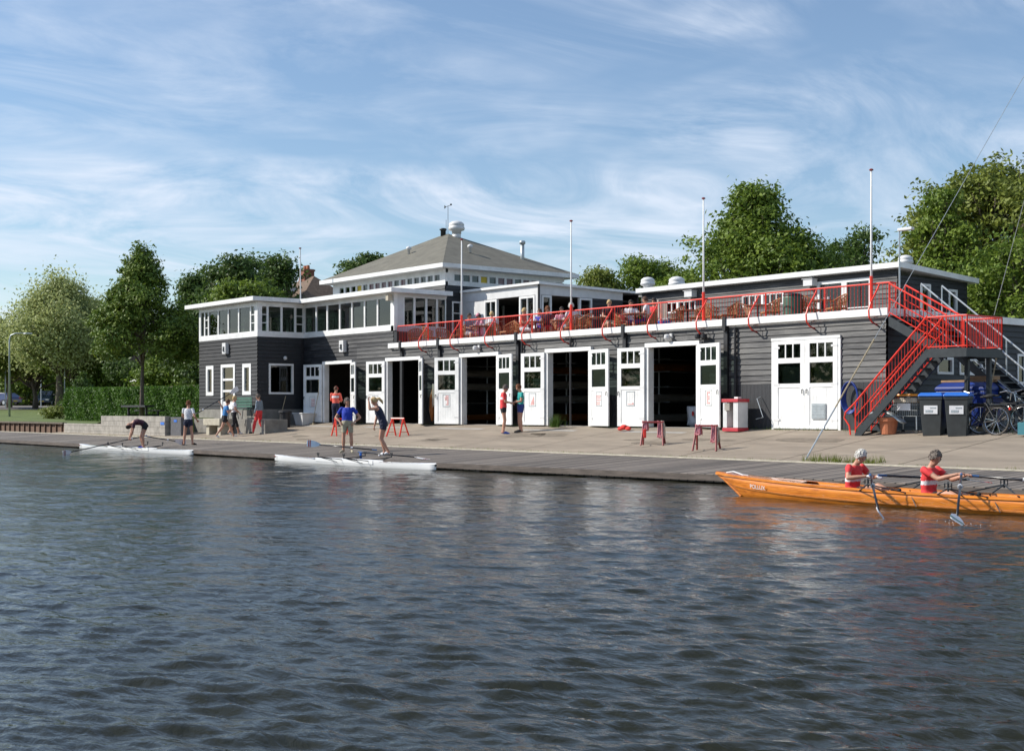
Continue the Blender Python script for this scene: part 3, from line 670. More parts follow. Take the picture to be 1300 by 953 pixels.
# upper building on the right ------------------------------------------
UL,UR,UF,UB=-17.65,-5.32,8.2,12.4
hu=[(-12.2,-10.2,5.52,5.98),(-16.55,-14.6,5.52,5.98),(-8.68,-6.35,4.12,6.22)]
core('-y',UF,UL,UR,4.1,6.42,hu); clap('-y',UF,UL,UR,4.1,6.3,hu)
hr=[(9.5,10.1,4.9,6.0),(11.2,11.75,4.6,5.9)]
core('+x',UR,UF+.14,UB,4.1,6.2,hr); clap('+x',UR,UF,UB,4.1,6.2,hr,mt='siding_shaded'); core('-x',UL,UF,UB,4.1,6.2,[]); core('+y',UB,UL,UR,4.1,6.2,[])
for h in hr: window('+x',UR,*h,fw=.09)
for h in hu[:2]:
    w=(h[1]-h[0])/2; window('-y',UF,h[0],h[0]+w,h[2],h[3],nu=3,fw=.06); window('-y',UF,h[0]+w,h[1],h[2],h[3],nu=3,fw=.06)
window('-y',UF,-8.68,-7.5,4.14,6.22,zs=[5.2],fw=.11,name='terrace_door'); window('-y',UF,-7.5,-6.35,4.14,6.22,zs=[5.2],fw=.11,name='terrace_door')
b=MB(); x0,x1=UL-.05,UR+.28; y0,y1=UF-.3,UB+.35
def zr(y): return 6.44-.055*(y-UF)
b.add([(x0,y0,zr(y0)-.02),(x1,y0,zr(y0)-.02),(x1,y1,zr(y1)-.02),(x0,y1,zr(y1)-.02),(x0,y0,zr(y0)+.16),(x1,y0,zr(y0)+.16),(x1,y1,zr(y1)+.16),(x0,y1,zr(y1)+.16)],[(0,3,2,1),(4,5,6,7),(0,1,5,4),(1,2,6,5),(2,3,7,6),(3,0,4,7)])
r2=b.build('roof',MT['white'],BH,world=True)
m=MB(); m.add([(x0,y0+.05,zr(y0)+.165),(x1-.05,y0+.05,zr(y0)+.165),(x1-.05,y1,zr(y1)+.165),(x0,y1,zr(y1)+.165)],[(0,1,2,3)]); sub(m,'roof_felt','felt',r2)
for x in (-11.4,-10.0): m=MB(); m.lathe((x,UF+.6,6.56),[(.22,0),(.2,.08),(.1,.13)],12); sub(m,'roof_dome','offwhite',r2,True)
turbine(r2,-17.0,9.6,6.5,.33,.12)
turbine(r2,-19.2,10.1,6.5,.3,.35,sq=True)
turbine(r2,-7.6,12.0,6.3,.27,.62,sq=True)
# lamps and speakers on the walls
def wall_light(x,y,z,two=False):
    m=MB(); m.box(x-.05,x+.05,y-.10,y-.03,z-.04,z+.1); m.lathe((x-.03,y-.22,z-.1),[(.07,0),(.1,.05),(.1,.14),(.05,.17)],12)
    if two: m.lathe((x+.2,y-.2,z-.12),[(.07,0),(.1,.05),(.1,.14),(.05,.17)],12)
    return m
for x,z in ((onY(610,0),3.95),(onY(854,0),3.93)): wall_light(x,0,z).build('floodlight',MT['offwhite'],BH,world=True,smooth=False)
wall_light(onY(893,0),0,3.9,True).build('floodlight',MT['black'],BH,world=True)
for (px,y,z) in ((289,WF,4.45),(438,0,4.38)):
    x=onY(px,y); m=MB(); m.box(x-.17,x+.17,y-.2,y-.03,z-.25,z+.25); o=m.build('speaker_box',MT['offwhite'],BH,world=True); m=MB(); m.lathe((x-.02,y-.215,z-.1),[(.09,0),(.09,.02)],12); m.box(x-.09,x+.07,y-.21,y-.2,z-.12,z+.08); sub(m,'speaker_grille','steel',o)
for (px,y,z) in ((881,UF,6.2),(1033,UF,6.2)): 
    x=onY(px,y); m=MB(); m.box(x-.2,x+.2,y-.35,y-.05,z-.12,z+.12); m.box(x-.25,x+.22,y-.38,y-.02,z+.12,z+.14); m.build('floodlight',MT['offwhite'],BH,world=True)
x=onY(358,0); m=MB(); m.ball((WR+.08,-1.0,3.95),.09,8); m.build('floodlight',MT['offwhite'],BH,world=True)
m=MB(); m.box(-23.9,-23.72,-.3,-.1,6.1,6.35); m.build('floodlight',mat('fawn_plastic',(.5,.45,.35),.5),BH,world=True)
# terrace railing -------------------------------------------------------
def railing(pts,h=.93,name='railing',z0=None,step=.115,mt='red',mid=False,posts=True,pr=.018,parent=BH,foot=0.1):
    """pts: list of 3D base points (at floor level)"""
    b=MB()
    for p,q in zip(pts[:-1],pts[1:]):
        p,q=Vector(p),Vector(q); d=q-p; L=d.length; up=Vector((0,0,1))
        b.tube([p+up*h,q+up*h],.024,6); b.tube([p+up*foot,q+up*foot],.014,5)
        if mid: b.tube([p+up*h*.55,q+up*h*.55],.014,5)
        n=max(2,int(L/step))
        if not mid or step<.5:
            for k in range(n+1): b.tube([p+d*k/n+up*foot,p+d*k/n+up*h],.0075,4,cap=False)
        if posts:
            m=max(1,round(L/2.1)) if posts is True else posts
            for k in range(m+1): b.tube([p+d*k/m,p+d*k/m+up*h],pr,6)
    if parent is BH: return b.build(name,MT[mt],BH,world=True)
    return b.build(name,MT[mt],parent,world=True)
railing([(-23.6,.1,4.12),(.02,.1,4.12)]); railing([(.02,.1,4.12),(.02,.35,4.12)])
for k,px in enumerate((540,580,624,671,720,773,830,892,958,1031,1110)):
    x=onY(px,0)+.12; b=MB()
    P=[(x,.05,5.0),(x,-.05,4.85),(x,-.33,4.5),(x,-.42,4.3),(x,-.40,4.1),(x,-.28,3.98),(x,-.03,3.90)]
    b.tube(P,.024,6); o=b.build('curved_brace',MT['red'],BH,world=True)
    m=MB(); m.tube([(x+.02,-.03,4.14),(x+.02,-.22,4.1),(x+.02,-.24,3.95),(x+.02,-.03,3.88)],.012,5); sub(m,'bracket','steel',o)
# boat racks and shells indoors -----------------------------------------
def rack(x,levels,arms,y1=13):
    r=empty('boat_rack',(x,6,1.06),None,'boat rack','steel boat racks inside the boathouse'); b=MB()
    for y in np.arange(1.8,y1,2.4):
        b.tube([(0,y-6,0),(0,y-6,2.8)],.035,6)
        for z in levels: b.tube([(-arms,y-6,z-.0),(arms,y-6,z)],.025,6)
    for z in levels: b.tube([(0,1.8-6,z),(0,y1-6.5,z)],.02,6)
    b.build('rack_frame',MT['galv'],r); return r
def shell_rings(L,beam,depth,zk,n=26,m=9,nose=.0,full=.5):
    rings=[]
    for i in range(n+1):
        t=i/n; s=abs(2*t-1); w=beam/2*max(.004,(1-s**2.4))**.85; d=depth*(.35+.65*(1-s**3)); z0=zk+ (depth-d)
        ring=[]
        for k in range(m+1):
            a=math.pi*k/m; ring.append((L*(t-.5), -w*math.cos(a), zk+depth-d*math.sin(a)**.8))
        rings.append(ring)
    return rings
def indoor_shell(x,y,z,L,mt,label):
    b=MB(); b.loft([[(q[1],q[0],-q[2]+.28) for q in r] for r in shell_rings(L,.55,.28,0)],cap=False)
    o=b.build('rowing_shell',MT[mt],None,smooth=True); o.location=(x,y,z); tag(o,label,'boat','upside down boats stored on racks indoors'); return o
LV=(.85,1.4,1.95,2.4)
for dn,(xr) in (('second',-22.9),('third',-17.8),('fourth',-12.7)):
    r=rack(xr,LV,.55); r['label']='grey steel boat rack seen through the %s open doorway from the left'%dn
    r=None
for i,(xr,zz,mt,nm) in enumerate(((-22.9,3.05,'creamhull','second'),(-22.9,2.49,'creamhull','second'),(-22.9,1.2,'orangehull','second'),
      (-17.8,3.05,'orangehull','third'),(-17.8,2.49,'creamhull','third'),(-17.8,1.93,'creamhull','third'),(-17.8,1.2,'orangehull','third'),
      (-12.7,1.93,'creamhull','fourth'),(-12.7,3.05,'orangehull','fourth'),(-12.7,1.2,'creamhull','fourth'))):
    lev={3.05:'top shelf',2.49:'second shelf from the top',1.93:'low shelf',1.2:'floor under the rack'}[zz]; col='cream' if mt=='creamhull' else 'orange brown'
    indoor_shell(xr+.05*((i*7)%3),6.3+.3*(i%3),zz,10.5,mt,'%s boat hull on the %s, %s doorway'%(col,lev,nm))
# oars hung in the fifth doorway
for i in range(13):
    x=-9.1+i*.32; y=3.2+.1*(i%2); b=MB(); b.tube([(0,0,0),(0,0,2.0)],.02,6); o=b.build('stored_oar',MT['oarblack']); o.location=(x,y,1.1)
    m=MB(); m.add([(-.07,-.01,1.62),(.07,-.01,1.62),(.08,-.01,1.95),(-.02,-.01,2.05),(-.08,-.01,1.95),(-.07,.01,1.62),(.07,.01,1.62),(.08,.01,1.95),(-.02,.01,2.05),(-.08,.01,1.95)],[(0,1,2,3,4),(9,8,7,6,5),(0,5,6,1),(1,6,7,2),(2,7,8,3),(3,8,9,4),(4,9,5,0)])
    m.build('blade',MT['yellow'] if i<7 else MT['paper'],o); tag(o,'upright black oar with a %s blade racked inside the fifth doorway'%('yellow' if i<7 else 'white'),'oar','oars racked upright inside the fifth doorway')
b=MB(); b.box(-9.0,-6.75,1.9,2.3,1.06,1.12)
for k in range(8): b.tube([(-8.9+k*.3,2.1,1.12),(-8.9+k*.3,2.1,1.5)],.05,8)
b.box(-9.0,-6.75,2.05,2.12,1.5,1.56); o=b.build('low_rack',MT['offwhite']); tag(o,'low white rack with round posts on the floor of the fifth doorway','rack')
b=MB(); n=14
rings=[]
for i in range(n+1):
    u=i/n; rings.append([(-8.72+.62*u+.03*math.sin(z*9),1.45+.04*math.sin(u*14+z*3)+.03*z,1.12+z) for z in np.linspace(0,.62,7)])
b.loft(rings,cap=False,closed=False); m=[MT['paper'],MT['cloth_red']]; o=b.build('hanging_shirt',MT['paper'],smooth=True); md=o.modifiers.new('thick','SOLIDIFY'); md.thickness=.02; tag(o,'white shirt with a red emblem draped over the low rack in the fifth doorway','shirt')
b=MB(); b.lathe((0,0,0),[(.05,0),(.05,.006)],10); e=b.build('emblem',MT['cloth_red'],o); e.rotation_euler=(R(90),0,0); e.location=(-8.4,1.40,1.5); e.scale=(1,1.7,1)
# ------------------------------------------------------------------ STAIRS
def flight(root,x0,z0,x1,z1,y0,y1,nst,railmt,strmt,mid=True,rails=(0,1),h=.9,treadmt='steel',step=.13):
    d=Vector((x1-x0,0,z1-z0)); b=MB()
    for y in (y0,y1):
        t=.05; hh=.12
        b.add([(x0,y-t/2,z0-hh-.12),(x1,y-t/2,z1-hh-.12),(x1,y+t/2,z1-hh-.12),(x0,y+t/2,z0-hh-.12),(x0,y-t/2,z0+.02),(x1,y-t/2,z1+.02),(x1,y+t/2,z1+.02),(x0,y+t/2,z0+.02)],[(0,3,2,1),(4,5,6,7),(0,1,5,4),(1,2,6,5),(2,3,7,6),(3,0,4,7)])
    b.build('stringer',MT[strmt],root,world=True)
    b=MB(); w=abs(x1-x0)/nst
    for k in range(nst):
        p=Vector((x0,0,z0))+d*(k+.5)/nst; b.box(p.x-w*.55,p.x+w*.55,y0+.03,y1-.03,p.z-.03,p.z)
    b.build('treads',MT[treadmt],root,world=True)
    for i in rails:
        y=(y0,y1)[i]; railing([(x0,y,z0),(x1,y,z1)],h=h,mt=railmt,parent=root,mid=mid,step=step,foot=.12)
ST=empty('red_staircase',(1,0,1.0),'red railed dog-leg staircase climbing from the apron to the terrace at the right end','staircase')
ZL=3.15; LX0,LX1=1.88,3.0
flight(ST,-.30,.98,LX0,ZL,-.98,-.28,12,'red','steel',h=.84)
flight(ST,.15,4.1,LX0,ZL,-.12,.60,5,'red','steel',h=.9)
b=MB(); b.box(LX0,LX1,-1.0,.62,ZL-.06,ZL); b.box(LX0,LX1,-1.02,-.96,ZL-.22,ZL-.06); b.box(LX0,LX1,.58,.64,ZL-.22,ZL-.06); b.box(LX1-.06,LX1,-.96,.58,ZL-.22,ZL-.06)
for x,y in ((LX0+.2,.5),(LX1-.3,.5)): b.box(x-.05,x+.05,y-.05,y+.05,.95,ZL-.1)
b.build('landing',MT['steel'],ST,world=True)
railing([(LX0,-.98,ZL),(LX1,-.98,ZL),(LX1,.60,ZL),(LX0+.05,.60,ZL)],h=.80,parent=ST,step=.085,posts=1,foot=.05)
b=MB(); b.tube([(-.30,-.98,1.82),(-.62,-.98,1.55),(-.66,-.98,1.4),(-.50,-.98,1.2),(-.46,-.98,.95)],.022,6); b.build('handrail_end',MT['red'],ST,world=True)
GS=empty('steel_staircase',(2,2,1.0),'galvanised steel staircase running straight down to the right behind the red stairs','staircase')
flight(GS,.15,4.1,4.05,.97,1.35,2.35,17,'galv','steel',h=.98,step=.5)
# flagpoles, lamps, wires
for i,(px,nm) in enumerate(((585,'thin white flagpole in front of the hipped roof'),(724,'thin white flagpole rising beside the porch with the open doors'),(892,'white flagpole in front of the left edge of the big tree crown'),(1105,'white flagpole at the right, near the top of the red stairs'))):
    x=onY(px,-.02); o=empty('flagpole',(x,.02,4.1),nm,'flagpole','flagpoles along the terrace railing')
    b=MB(); b.tube([(0,0,0),(0,0,4.02)],[.035,.022],8); b.build('pole',MT['white'],o,smooth=True)
    b=MB(); b.tube([(0,0,-.0),(0,0,1.15)],.045,8); b.build('socket',MT['red'],o); b=MB(); b.lathe((0,0,4.02),[(.055,0),(.06,.03),(.03,.05)],8); b.build('cap',MT['darkred'],o)
x,y,z=onD(375,317,62); o=empty('flagpole',(x+.5,y,5.0),'thin white flagpole behind the corner of the glazed left wing','flagpole'); b=MB(); b.tube([(0,0,1.4),(-.05,0,z-5)],.03,8); b.build('pole',MT['white'],o); b=MB(); b.lathe((-.05,0,z-5),[(.06,0),(.06,.05)],8); b.build('cap',MT['darkred'],o)
x=.25; o=empty('terrace_lamp',(x,.2,4.1),'thin post with a short white lamp arm at the top of the red stairs','street lamp'); b=MB(); b.tube([(0,0,0),(0,0,2.38)],.022,6); b.build('pole',MT['galv'],o); b=MB(); b.box(-.03,.42,-.07,.07,2.30,2.38); b.build('lamp_head',MT['offwhite'],o,bevel=.02)
MP=onD(1378,-40,33)
o=empty('mast',(MP[0],MP[1],.95),'tall steel mast right of the stairs with two guy wires','mast'); b=MB(); b.tube([(0,0,0),(0,0,MP[2]-.95)],[.09,.05],10); b.build('pole',MT['galv'],o)
g=G(1023,583); A=Vector(g)-Vector(o.location); T=Vector((0,0,MP[2]-.95)); b=MB(); b.tube([A,T],.008,5); b.build('guy_wire',MT['galv'],o)
b=MB(); b.tube([A+(T-A)*.0,A+(T-A)*.1],.02,6); b.ball(A+(T-A)*.06,.045,6); b.build('tensioner',MT['galv'],o)
b=MB(); b.tube([A+(T-A)*.1,A+(T-A)*.235],.018,6); b.build('wire_sleeve',MT['rope'],o)
A2=Vector(onD(1262,400,41))-Vector(o.location); b=MB(); b.tube([A2,T],.010,5); b.build('guy_wire',MT['galv'],o)
# ------------------------------------------------------------------ PEOPLE
def limb(b,p,q,r0,r1,rm=None,n=10):
    p,q=Vector(p),Vector(q); pts=[];rr=[]
    for i in range(7):
        t=i/6; pts.append(p+(q-p)*t); r=r0+(r1-r0)*t
        if rm: r+=(rm-(r0+r1)/2)*math.exp(-((t-.33)/.25)**2)
        rr.append(r)
    b.tube(pts,rr,n); b.ball(p,r0,n); b.ball(q,r1,n)
STAND=dict(pel=(0,0,.93),wai=(0,0,1.08),che=(.01,0,1.28),nec=(0,0,1.47),hea=(.03,0,1.62),
 shL=(0,.185,1.41),elL=(-.03,.25,1.13),wrL=(.05,.25,.88),shR=(0,-.185,1.41),elR=(-.03,-.25,1.13),wrR=(.05,-.25,.88),
 hiL=(0,.09,.90),knL=(.03,.10,.49),anL=(-.01,.10,.08),toL=(.17,.12,.03),hiR=(0,-.09,.90),knR=(.03,-.10,.49),anR=(-.01,-.10,.08),toR=(.17,-.12,.03))
SEAT=dict(pel=(0,0,.52),wai=(-.02,0,.67),che=(0,0,.88),nec=(.01,0,1.07),hea=(.05,0,1.22),
 shL=(0,.185,1.01),elL=(.08,.24,.76),wrL=(.30,.16,.74),shR=(0,-.185,1.01),elR=(.08,-.24,.76),wrR=(.30,-.16,.74),
 hiL=(.0,.09,.52),knL=(.43,.12,.50),anL=(.40,.12,.08),toL=(.57,.14,.03),hiR=(.0,-.09,.52),knR=(.43,-.12,.50),anR=(.40,-.12,.08),toR=(.57,-.14,.03))
def cmat(name,c): 
    k='c_'+name
    if k not in MT: MT[k]=mat(name,c,.8,var=.14,scale=18)
    return MT[k]
COL=dict(red=(.72,.045,.05),coral=(.80,.13,.09),white=(.72,.72,.74),navy=(.012,.016,.045),black=(.015,.015,.018),blue=(.015,.045,.42),sky=(.04,.20,.48),
 khaki=(.42,.38,.27),teal=(.02,.36,.33),denim=(.03,.05,.22),grey=(.19,.24,.29),maroon=(.07,.02,.035),brown=(.10,.05,.03),blond=(.52,.36,.17),silver=(.60,.58,.54),
 darkhair=(.035,.025,.02),greyhair=(.16,.13,.11),ginger=(.20,.075,.03),pink=(.75,.30,.38),shoe=(.03,.03,.03),pale=(.55,.50,.52),lblue=(.35,.45,.62),bluec=(.03,.10,.5))
def person(loc,rz,pose,label,top='red',low='black',hair='brown',shoe='white',sleeve=.55,leg=.35,scale=1.,band=None,longhair=False,pony=False,cap=None,group=None,vox=.017,look=0,skirt=False,socks=False,belly=0,tank=False,side=None,lowtop=.30,gloves=False):
    J={k:Vector(v)*scale for k,v in pose.items()}; S=scale
    b=MB(); lat=(J['shL']-J['shR']).normalized(); hlat=(J['hiL']-J['hiR']).normalized()
    # torso loft
    sp=[J['pel']-(J['wai']-J['pel'])*.55,J['pel'],J['wai'],J['che'],J['che'].lerp(J['nec'],.62),J['nec'],J['nec'].lerp(J['hea'],.35)]
    rx=[.085,.115,.105+belly,.118+belly*.4,.095,.056,.052]; ry=[.13,.168,.145+belly*.6,.168,.165,.062,.055]
    rings=[]
    for i,p in enumerate(sp):
        d=(sp[min(i+1,6)]-sp[max(i-1,0)]).normalized(); t=i/6; L=(hlat.lerp(lat,t)); L=(L-d*L.dot(d)).normalized(); F=L.cross(d)
        rings.append([p+L*math.cos(a)*ry[i]*S+F*math.sin(a)*rx[i]*S for a in [2*math.pi*k/16 for k in range(16)]])
    b.loft(rings)
    hd=(J['hea']-J['nec']).normalized(); fw=Vector((1,0,0)); fw=(fw-hd*fw.dot(hd)).normalized()
    if look: fw=Matrix.Rotation(look,3,hd)@fw
    sd=hd.cross(fw); HM=Matrix((fw,sd,hd)).transposed(); hc=J['hea']
    limb(b,J['nec'],hc,.055*S,.05*S)
    b.ball(hc+hd*.02*S,(.092*S,.076*S,.108*S),14,HM); b.ball(hc+fw*.035*S-hd*.055*S,(.055*S,.052*S,.055*S),10,HM)
    b.tube([hc+fw*.085*S+hd*.03*S,hc+fw*.108*S-hd*.012*S,hc+fw*.088*S-hd*.02*S],[.012*S,.019*S,.014*S],6)
    for s in (-1,1): b.ball(hc+sd*.078*S*s+hd*.0*S-fw*.005*S,(.022*S,.014*S,.03*S),6,HM)
    for s in 'LR':
        sh,el,wr=J['sh'+s],J['el'+s],J['wr'+s]; limb(b,sh,el,.057*S,.041*S); limb(b,el,wr,.041*S,.028*S,.041*S)
        hi,kn,an,to=J['hi'+s],J['kn'+s],J['an'+s],J['to'+s]; limb(b,hi,kn,.088*S,.055*S); limb(b,kn,an,.053*S,.037*S,.060*S)
        b.ball(an-Vector((0,0,.02*S)),.043*S,8); b.tube([an+(an-to)*.25-Vector((0,0,.02*S)),an.lerp(to,.5),to+(to-an)*.25],[.038*S,.042*S,.028*S],8)
    tmp=b.build('person',MT['skin']); md=tmp.modifiers.new('r','REMESH'); md.mode='VOXEL'; md.voxel_size=vox*S; md.use_smooth_shade=True
    sm=tmp.modifiers.new('s','SMOOTH'); sm.factor=.5; sm.iterations=3
    dg=bpy.context.evaluated_depsgraph_get(); me=bpy.data.meshes.new_from_object(tmp.evaluated_get(dg)); 
    old=tmp.data; bpy.data.objects.remove(tmp); bpy.data.meshes.remove(old); me.name='person'
    # cloth zones from the nearest bone
    segs=[('sp',J['pel']-(J['wai']-J['pel'])*.6,J['nec'],.15),('hd',J['nec'].lerp(J['hea'],.3),J['hea']+hd*.1*S,.06)]
    for s in 'LR': segs+=[('ua',J['sh'+s],J['el'+s],.05),('fa',J['el'+s],J['wr'+s],.035),('th',J['hi'+s],J['kn'+s],.075),('ca',J['kn'+s],J['an'+s],.05),('ft',J['an'+s]-Vector((0,0,.02*S)),J['to'+s],.04)]
    n=len(me.vertices); co=np.empty(n*3); me.vertices.foreach_get('co',co); co=co.reshape(-1,3)
    ds=[];ts=[]
    for k,p,q,r in segs:
        p=np.array(p);q=np.array(q); d=q-p; t=np.clip(((co-p)@d)/(d@d),0,1); ds.append(np.linalg.norm(co-(p+t[:,None]*d),axis=1)-r*S); ts.append(t)
    ds=np.array(ds); ts=np.array(ts); nb=ds.argmin(0); tt=ts[nb,np.arange(n)]
    kinds=[s[0] for s in segs]; zone=np.zeros(n,int)      # 0 skin 1 top 2 low 3 shoe 4 band
    for i in range(n):
        k=kinds[nb[i]]; t=tt[i]
        if k=='sp': 
            zone[i]=2 if t<lowtop else 1
            if band and band[0]<t<band[1]: zone[i]=4
            if t>.97: zone[i]=0
        elif k=='ua' and not tank and t<sleeve: zone[i]=1
        elif k=='fa' and sleeve>=1 and t<sleeve-1: zone[i]=1
        elif k=='th' and t<leg: zone[i]=2
        elif k=='ca' and leg>1 and t<leg-1: zone[i]=2
        elif k=='ca' and socks and t>.85: zone[i]=3
        elif k=='ft': zone[i]=3
        elif k=='hd' : zone[i]=0
    nm=np.empty(n*3); me.vertices.foreach_get('normal',nm); nm=nm.reshape(-1,3)
    off=np.where((zone==1)|(zone==4),.010,np.where(zone==2,.014,np.where(zone==3,.004,0)))*S
    wob=1+.6*np.sin(co[:,0]*55+co[:,2]*38)*np.sin(co[:,1]*47+co[:,2]*21)
    co=co+nm*(off*wob)[:,None]; me.vertices.foreach_set('co',co.ravel())
    me.materials.clear()
    for m in (MT['skin'],cmat(top+'_top',COL[top]),cmat(low+'_trousers',COL[low]),cmat(shoe+'_shoe',COL.get(shoe,(.7,.7,.7))),cmat('white_band',COL['white'])): me.materials.append(m)
    lp=np.empty(len(me.loops),int); me.loops.foreach_get('vertex_index',lp); st=np.empty(len(me.polygons),int); me.polygons.foreach_get('loop_start',st)
    me.polygons.foreach_set('material_index',zone[lp[st]].astype(np.int32))
    # hands: palm, four fingers, thumb, joined to the same mesh
    extra=MB()
    for s in 'LR':
        wr=J['wr'+s]; d=(wr-J['el'+s]).normalized(); ax=Vector((0,0,1)) if abs(d.z)<.8 else Vector((1,0,0)); w=d.cross(ax).normalized(); up=w.cross(d)
        hm=Matrix((d,w,up)).transposed(); pc=wr+d*.045*S; extra.ball(pc,(.05*S,.042*S,.018*S),8,hm)
        for i,(o_,ln) in enumerate(((-.030,.062),(-.010,.072),(.010,.068),(.030,.052))):
            a=pc+d*.035*S+w*o_*S; k1=a+(d*.55-up*.35)*ln*S; k2=k1+(-up*.75-d*.25)*ln*.62*S; extra.tube([pc+w*o_*S*.8,a,k1,k2],[.010*S,.0095*S,.0085*S,.006*S],5)
        sgn=1 if s=='R' else -1; a=pc-d*.01*S+w*.035*S*sgn; extra.tube([a,a+(d*.5+w*.55*sgn-up*.3)*.045*S,a+(d*1.1+w*.5*sgn-up*.9)*.05*S],[.012*S,.010*S,.008*S],5)
    hands=extra.build('t',MT['skin'],smooth=True)
    body=bpy.data.objects.new('person',me); C.objects.link(body)
    # join hands into the body mesh
    import bmesh
    bm=bmesh.new(); bm.from_mesh(me); nf=len(bm.faces); bm.from_mesh(hands.data); bm.faces.ensure_lookup_table()
    for f in bm.faces[nf:]: f.material_index=4 if gloves else 0; f.smooth=True
    bm.to_mesh(me); bm.free(); hdm=hands.data; bpy.data.objects.remove(hands); bpy.data.meshes.remove(hdm)
    body.location=loc; body.rotation_euler=(0,0,rz); tag(body,label,'person',group)
    # face
    fb=MB()
    for s in (-1,1): fb.ball(hc+fw*.083*S+sd*.031*S*s+hd*.027*S,(.008*S,.012*S,.007*S),6,HM)
    fb.build('eyes',MT['eye'],body); fb=MB(); fb.ball(hc+fw*.086*S-hd*.05*S,(.008*S,.022*S,.006*S),6,HM); fb.build('mouth',MT['lip'],body)
    # hair
    hb=MB(); g=random.Random(hash(label)%999 if False else len(label)*7)
    nn=18; vs=[]; fs=[]; rows=9; ext=2.05 if not longhair else 2.3
    for i in range(rows+1):
        for k in range(nn):
            ph=2*math.pi*k/nn; front=max(0,math.cos(ph)); th=min(ext,(ext-front*1.02))*i/rows
            q=Vector((math.sin(th)*math.cos(ph)*.102,math.sin(th)*math.sin(ph)*.088,math.cos(th)*.122))*S*(1+.07*g.random())
            vs.append(hc+hd*.022*S-fw*.006*S+HM@q)
    for i in range(rows):
        for k in range(nn): a=i*nn+k; c_=i*nn+(k+1)%nn; fs.append((a,a+nn,c_+nn,c_))
    hb.add(vs,fs)
    if hair in('silver','greyhair','ginger'):       # tufts
        for k in range(110):
            ph=g.uniform(.75,5.5); th=g.uniform(.05,2.0); q=Vector((math.sin(th)*math.cos(ph)*.105,math.sin(th)*math.sin(ph)*.092,math.cos(th)*.125))*S; hb.ball(hc+hd*.02*S-fw*.008*S+HM@q*1.04,.015*S*g.uniform(.6,1.3),5)
    if longhair: hb.tube([hc-fw*.05*S,hc-fw*.085*S-hd*.1*S,hc-fw*.08*S-hd*.2*S],[.07*S,.075*S,.04*S],8)
    if pony: hb.tube([hc-fw*.09*S+hd*.05*S,hc-fw*.16*S+hd*.02*S,hc-fw*.2*S-hd*.09*S,hc-fw*.19*S-hd*.17*S],[.03*S,.045*S,.038*S,.012*S],8)
    hb.build('hair',cmat(hair+'_hair',COL[hair]),body,smooth=True)
    if cap:
        cb=MB(); cb.loft([[hc+hd*(.022+.128*math.cos(th))*S+HM@(Vector((math.cos(a)*.11,math.sin(a)*.094,0))*math.sin(th)*S) for a in [2*math.pi*k/14 for k in range(14)]] for th in (.05,.5,.95,1.35)])
        cb.add([hc+hd*.05*S+fw*.08*S+sd*.07*S,hc+hd*.05*S+fw*.08*S-sd*.07*S,hc+hd*.035*S+fw*.18*S-sd*.045*S,hc+hd*.035*S+fw*.18*S+sd*.045*S],[(0,1,2,3)])
        cb.build('cap',cmat(cap+'_cap',COL[cap]),body,smooth=True)
    return body
def pose(base,**k):
    d=dict(base); d.update(k); return d
VR=Vector((FS,FC,0))              # picture right
def face(deg): return math.atan2(FC,FS)+R(deg)     # 0 = facing picture right, 90 = away, 180 = left, -90 = towards the eye
g=G(180,569.5)
person((g.x,g.y,g.z-.0),face(200),pose(STAND,pel=(-.12,0,.90),wai=(0,0,1.02),che=(.18,0,1.05),nec=(.36,0,1.00),hea=(.48,0,.90),shL=(.30,.18,.98),elL=(.36,.2,.68),wrL=(.42,.1,.45),shR=(.30,-.18,.98),elR=(.38,-.2,.68),wrR=(.46,-.08,.45),hiL=(-.12,.09,.88),hiR=(-.12,-.09,.88),knL=(-.02,.13,.47),knR=(.02,-.13,.47),anL=(-.06,.14,.08),anR=(-.06,-.14,.08),toL=(.12,.17,.03),toR=(.12,-.17,.03)),
 'person in a dark maroon shirt bent double over the left white scull','maroon','black','darkhair','blue',leg=.3,scale=.98)
g=G(239,565)
person(g,face(80),pose(STAND,elL=(.05,.26,1.15),wrL=(.22,.18,1.02),wrR=(.1,-.32,1.0),elR=(-.1,-.32,1.12),anL=(-.04,.16,.08),anR=(.02,-.17,.08),knL=(.0,.14,.49),knR=(.03,-.14,.49),toL=(.12,.24,.03),toR=(.18,-.24,.03)),
 'person seen from behind in white T-shirt and dark shorts, auburn hair','white','navy','ginger','black',leg=.30,scale=.99)
g=G(285,555.5)
P2=person(g,face(25),pose(STAND,pel=(0,0,.88),wai=(.03,0,1.03),che=(.07,0,1.22),nec=(.10,0,1.41),hea=(.15,0,1.55),shL=(.08,.18,1.35),shR=(.08,-.18,1.35),elL=(.0,.30,1.25),wrL=(-.12,.27,1.50),elR=(.12,-.22,1.1),wrR=(.3,-.14,1.22),hiL=(0,.09,.85),hiR=(0,-.09,.85),knL=(.26,.1,.52),anL=(.42,.1,.10),toL=(.58,.11,.06),knR=(-.12,-.1,.48),anR=(-.38,-.1,.12),toR=(-.28,-.12,.03)),
 'striding person in blue T-shirt and black shorts shouldering a long oar','sky','black','brown','white',leg=.45,scale=.96)
g=G(297,552)
person(g,face(20),pose(STAND,knL=(.14,.1,.5),anL=(.22,.1,.09),toL=(.38,.1,.06),knR=(-.02,-.1,.49),anR=(-.25,-.1,.13),toR=(-.12,-.1,.03),elR=(.04,-.24,1.15),wrR=(.2,-.2,1.0)),
 'walking person in a white T-shirt and black knee-length trousers just behind the oar carrier','white','black','blond','white',leg=1.35,scale=.96)
g=G(329,551)
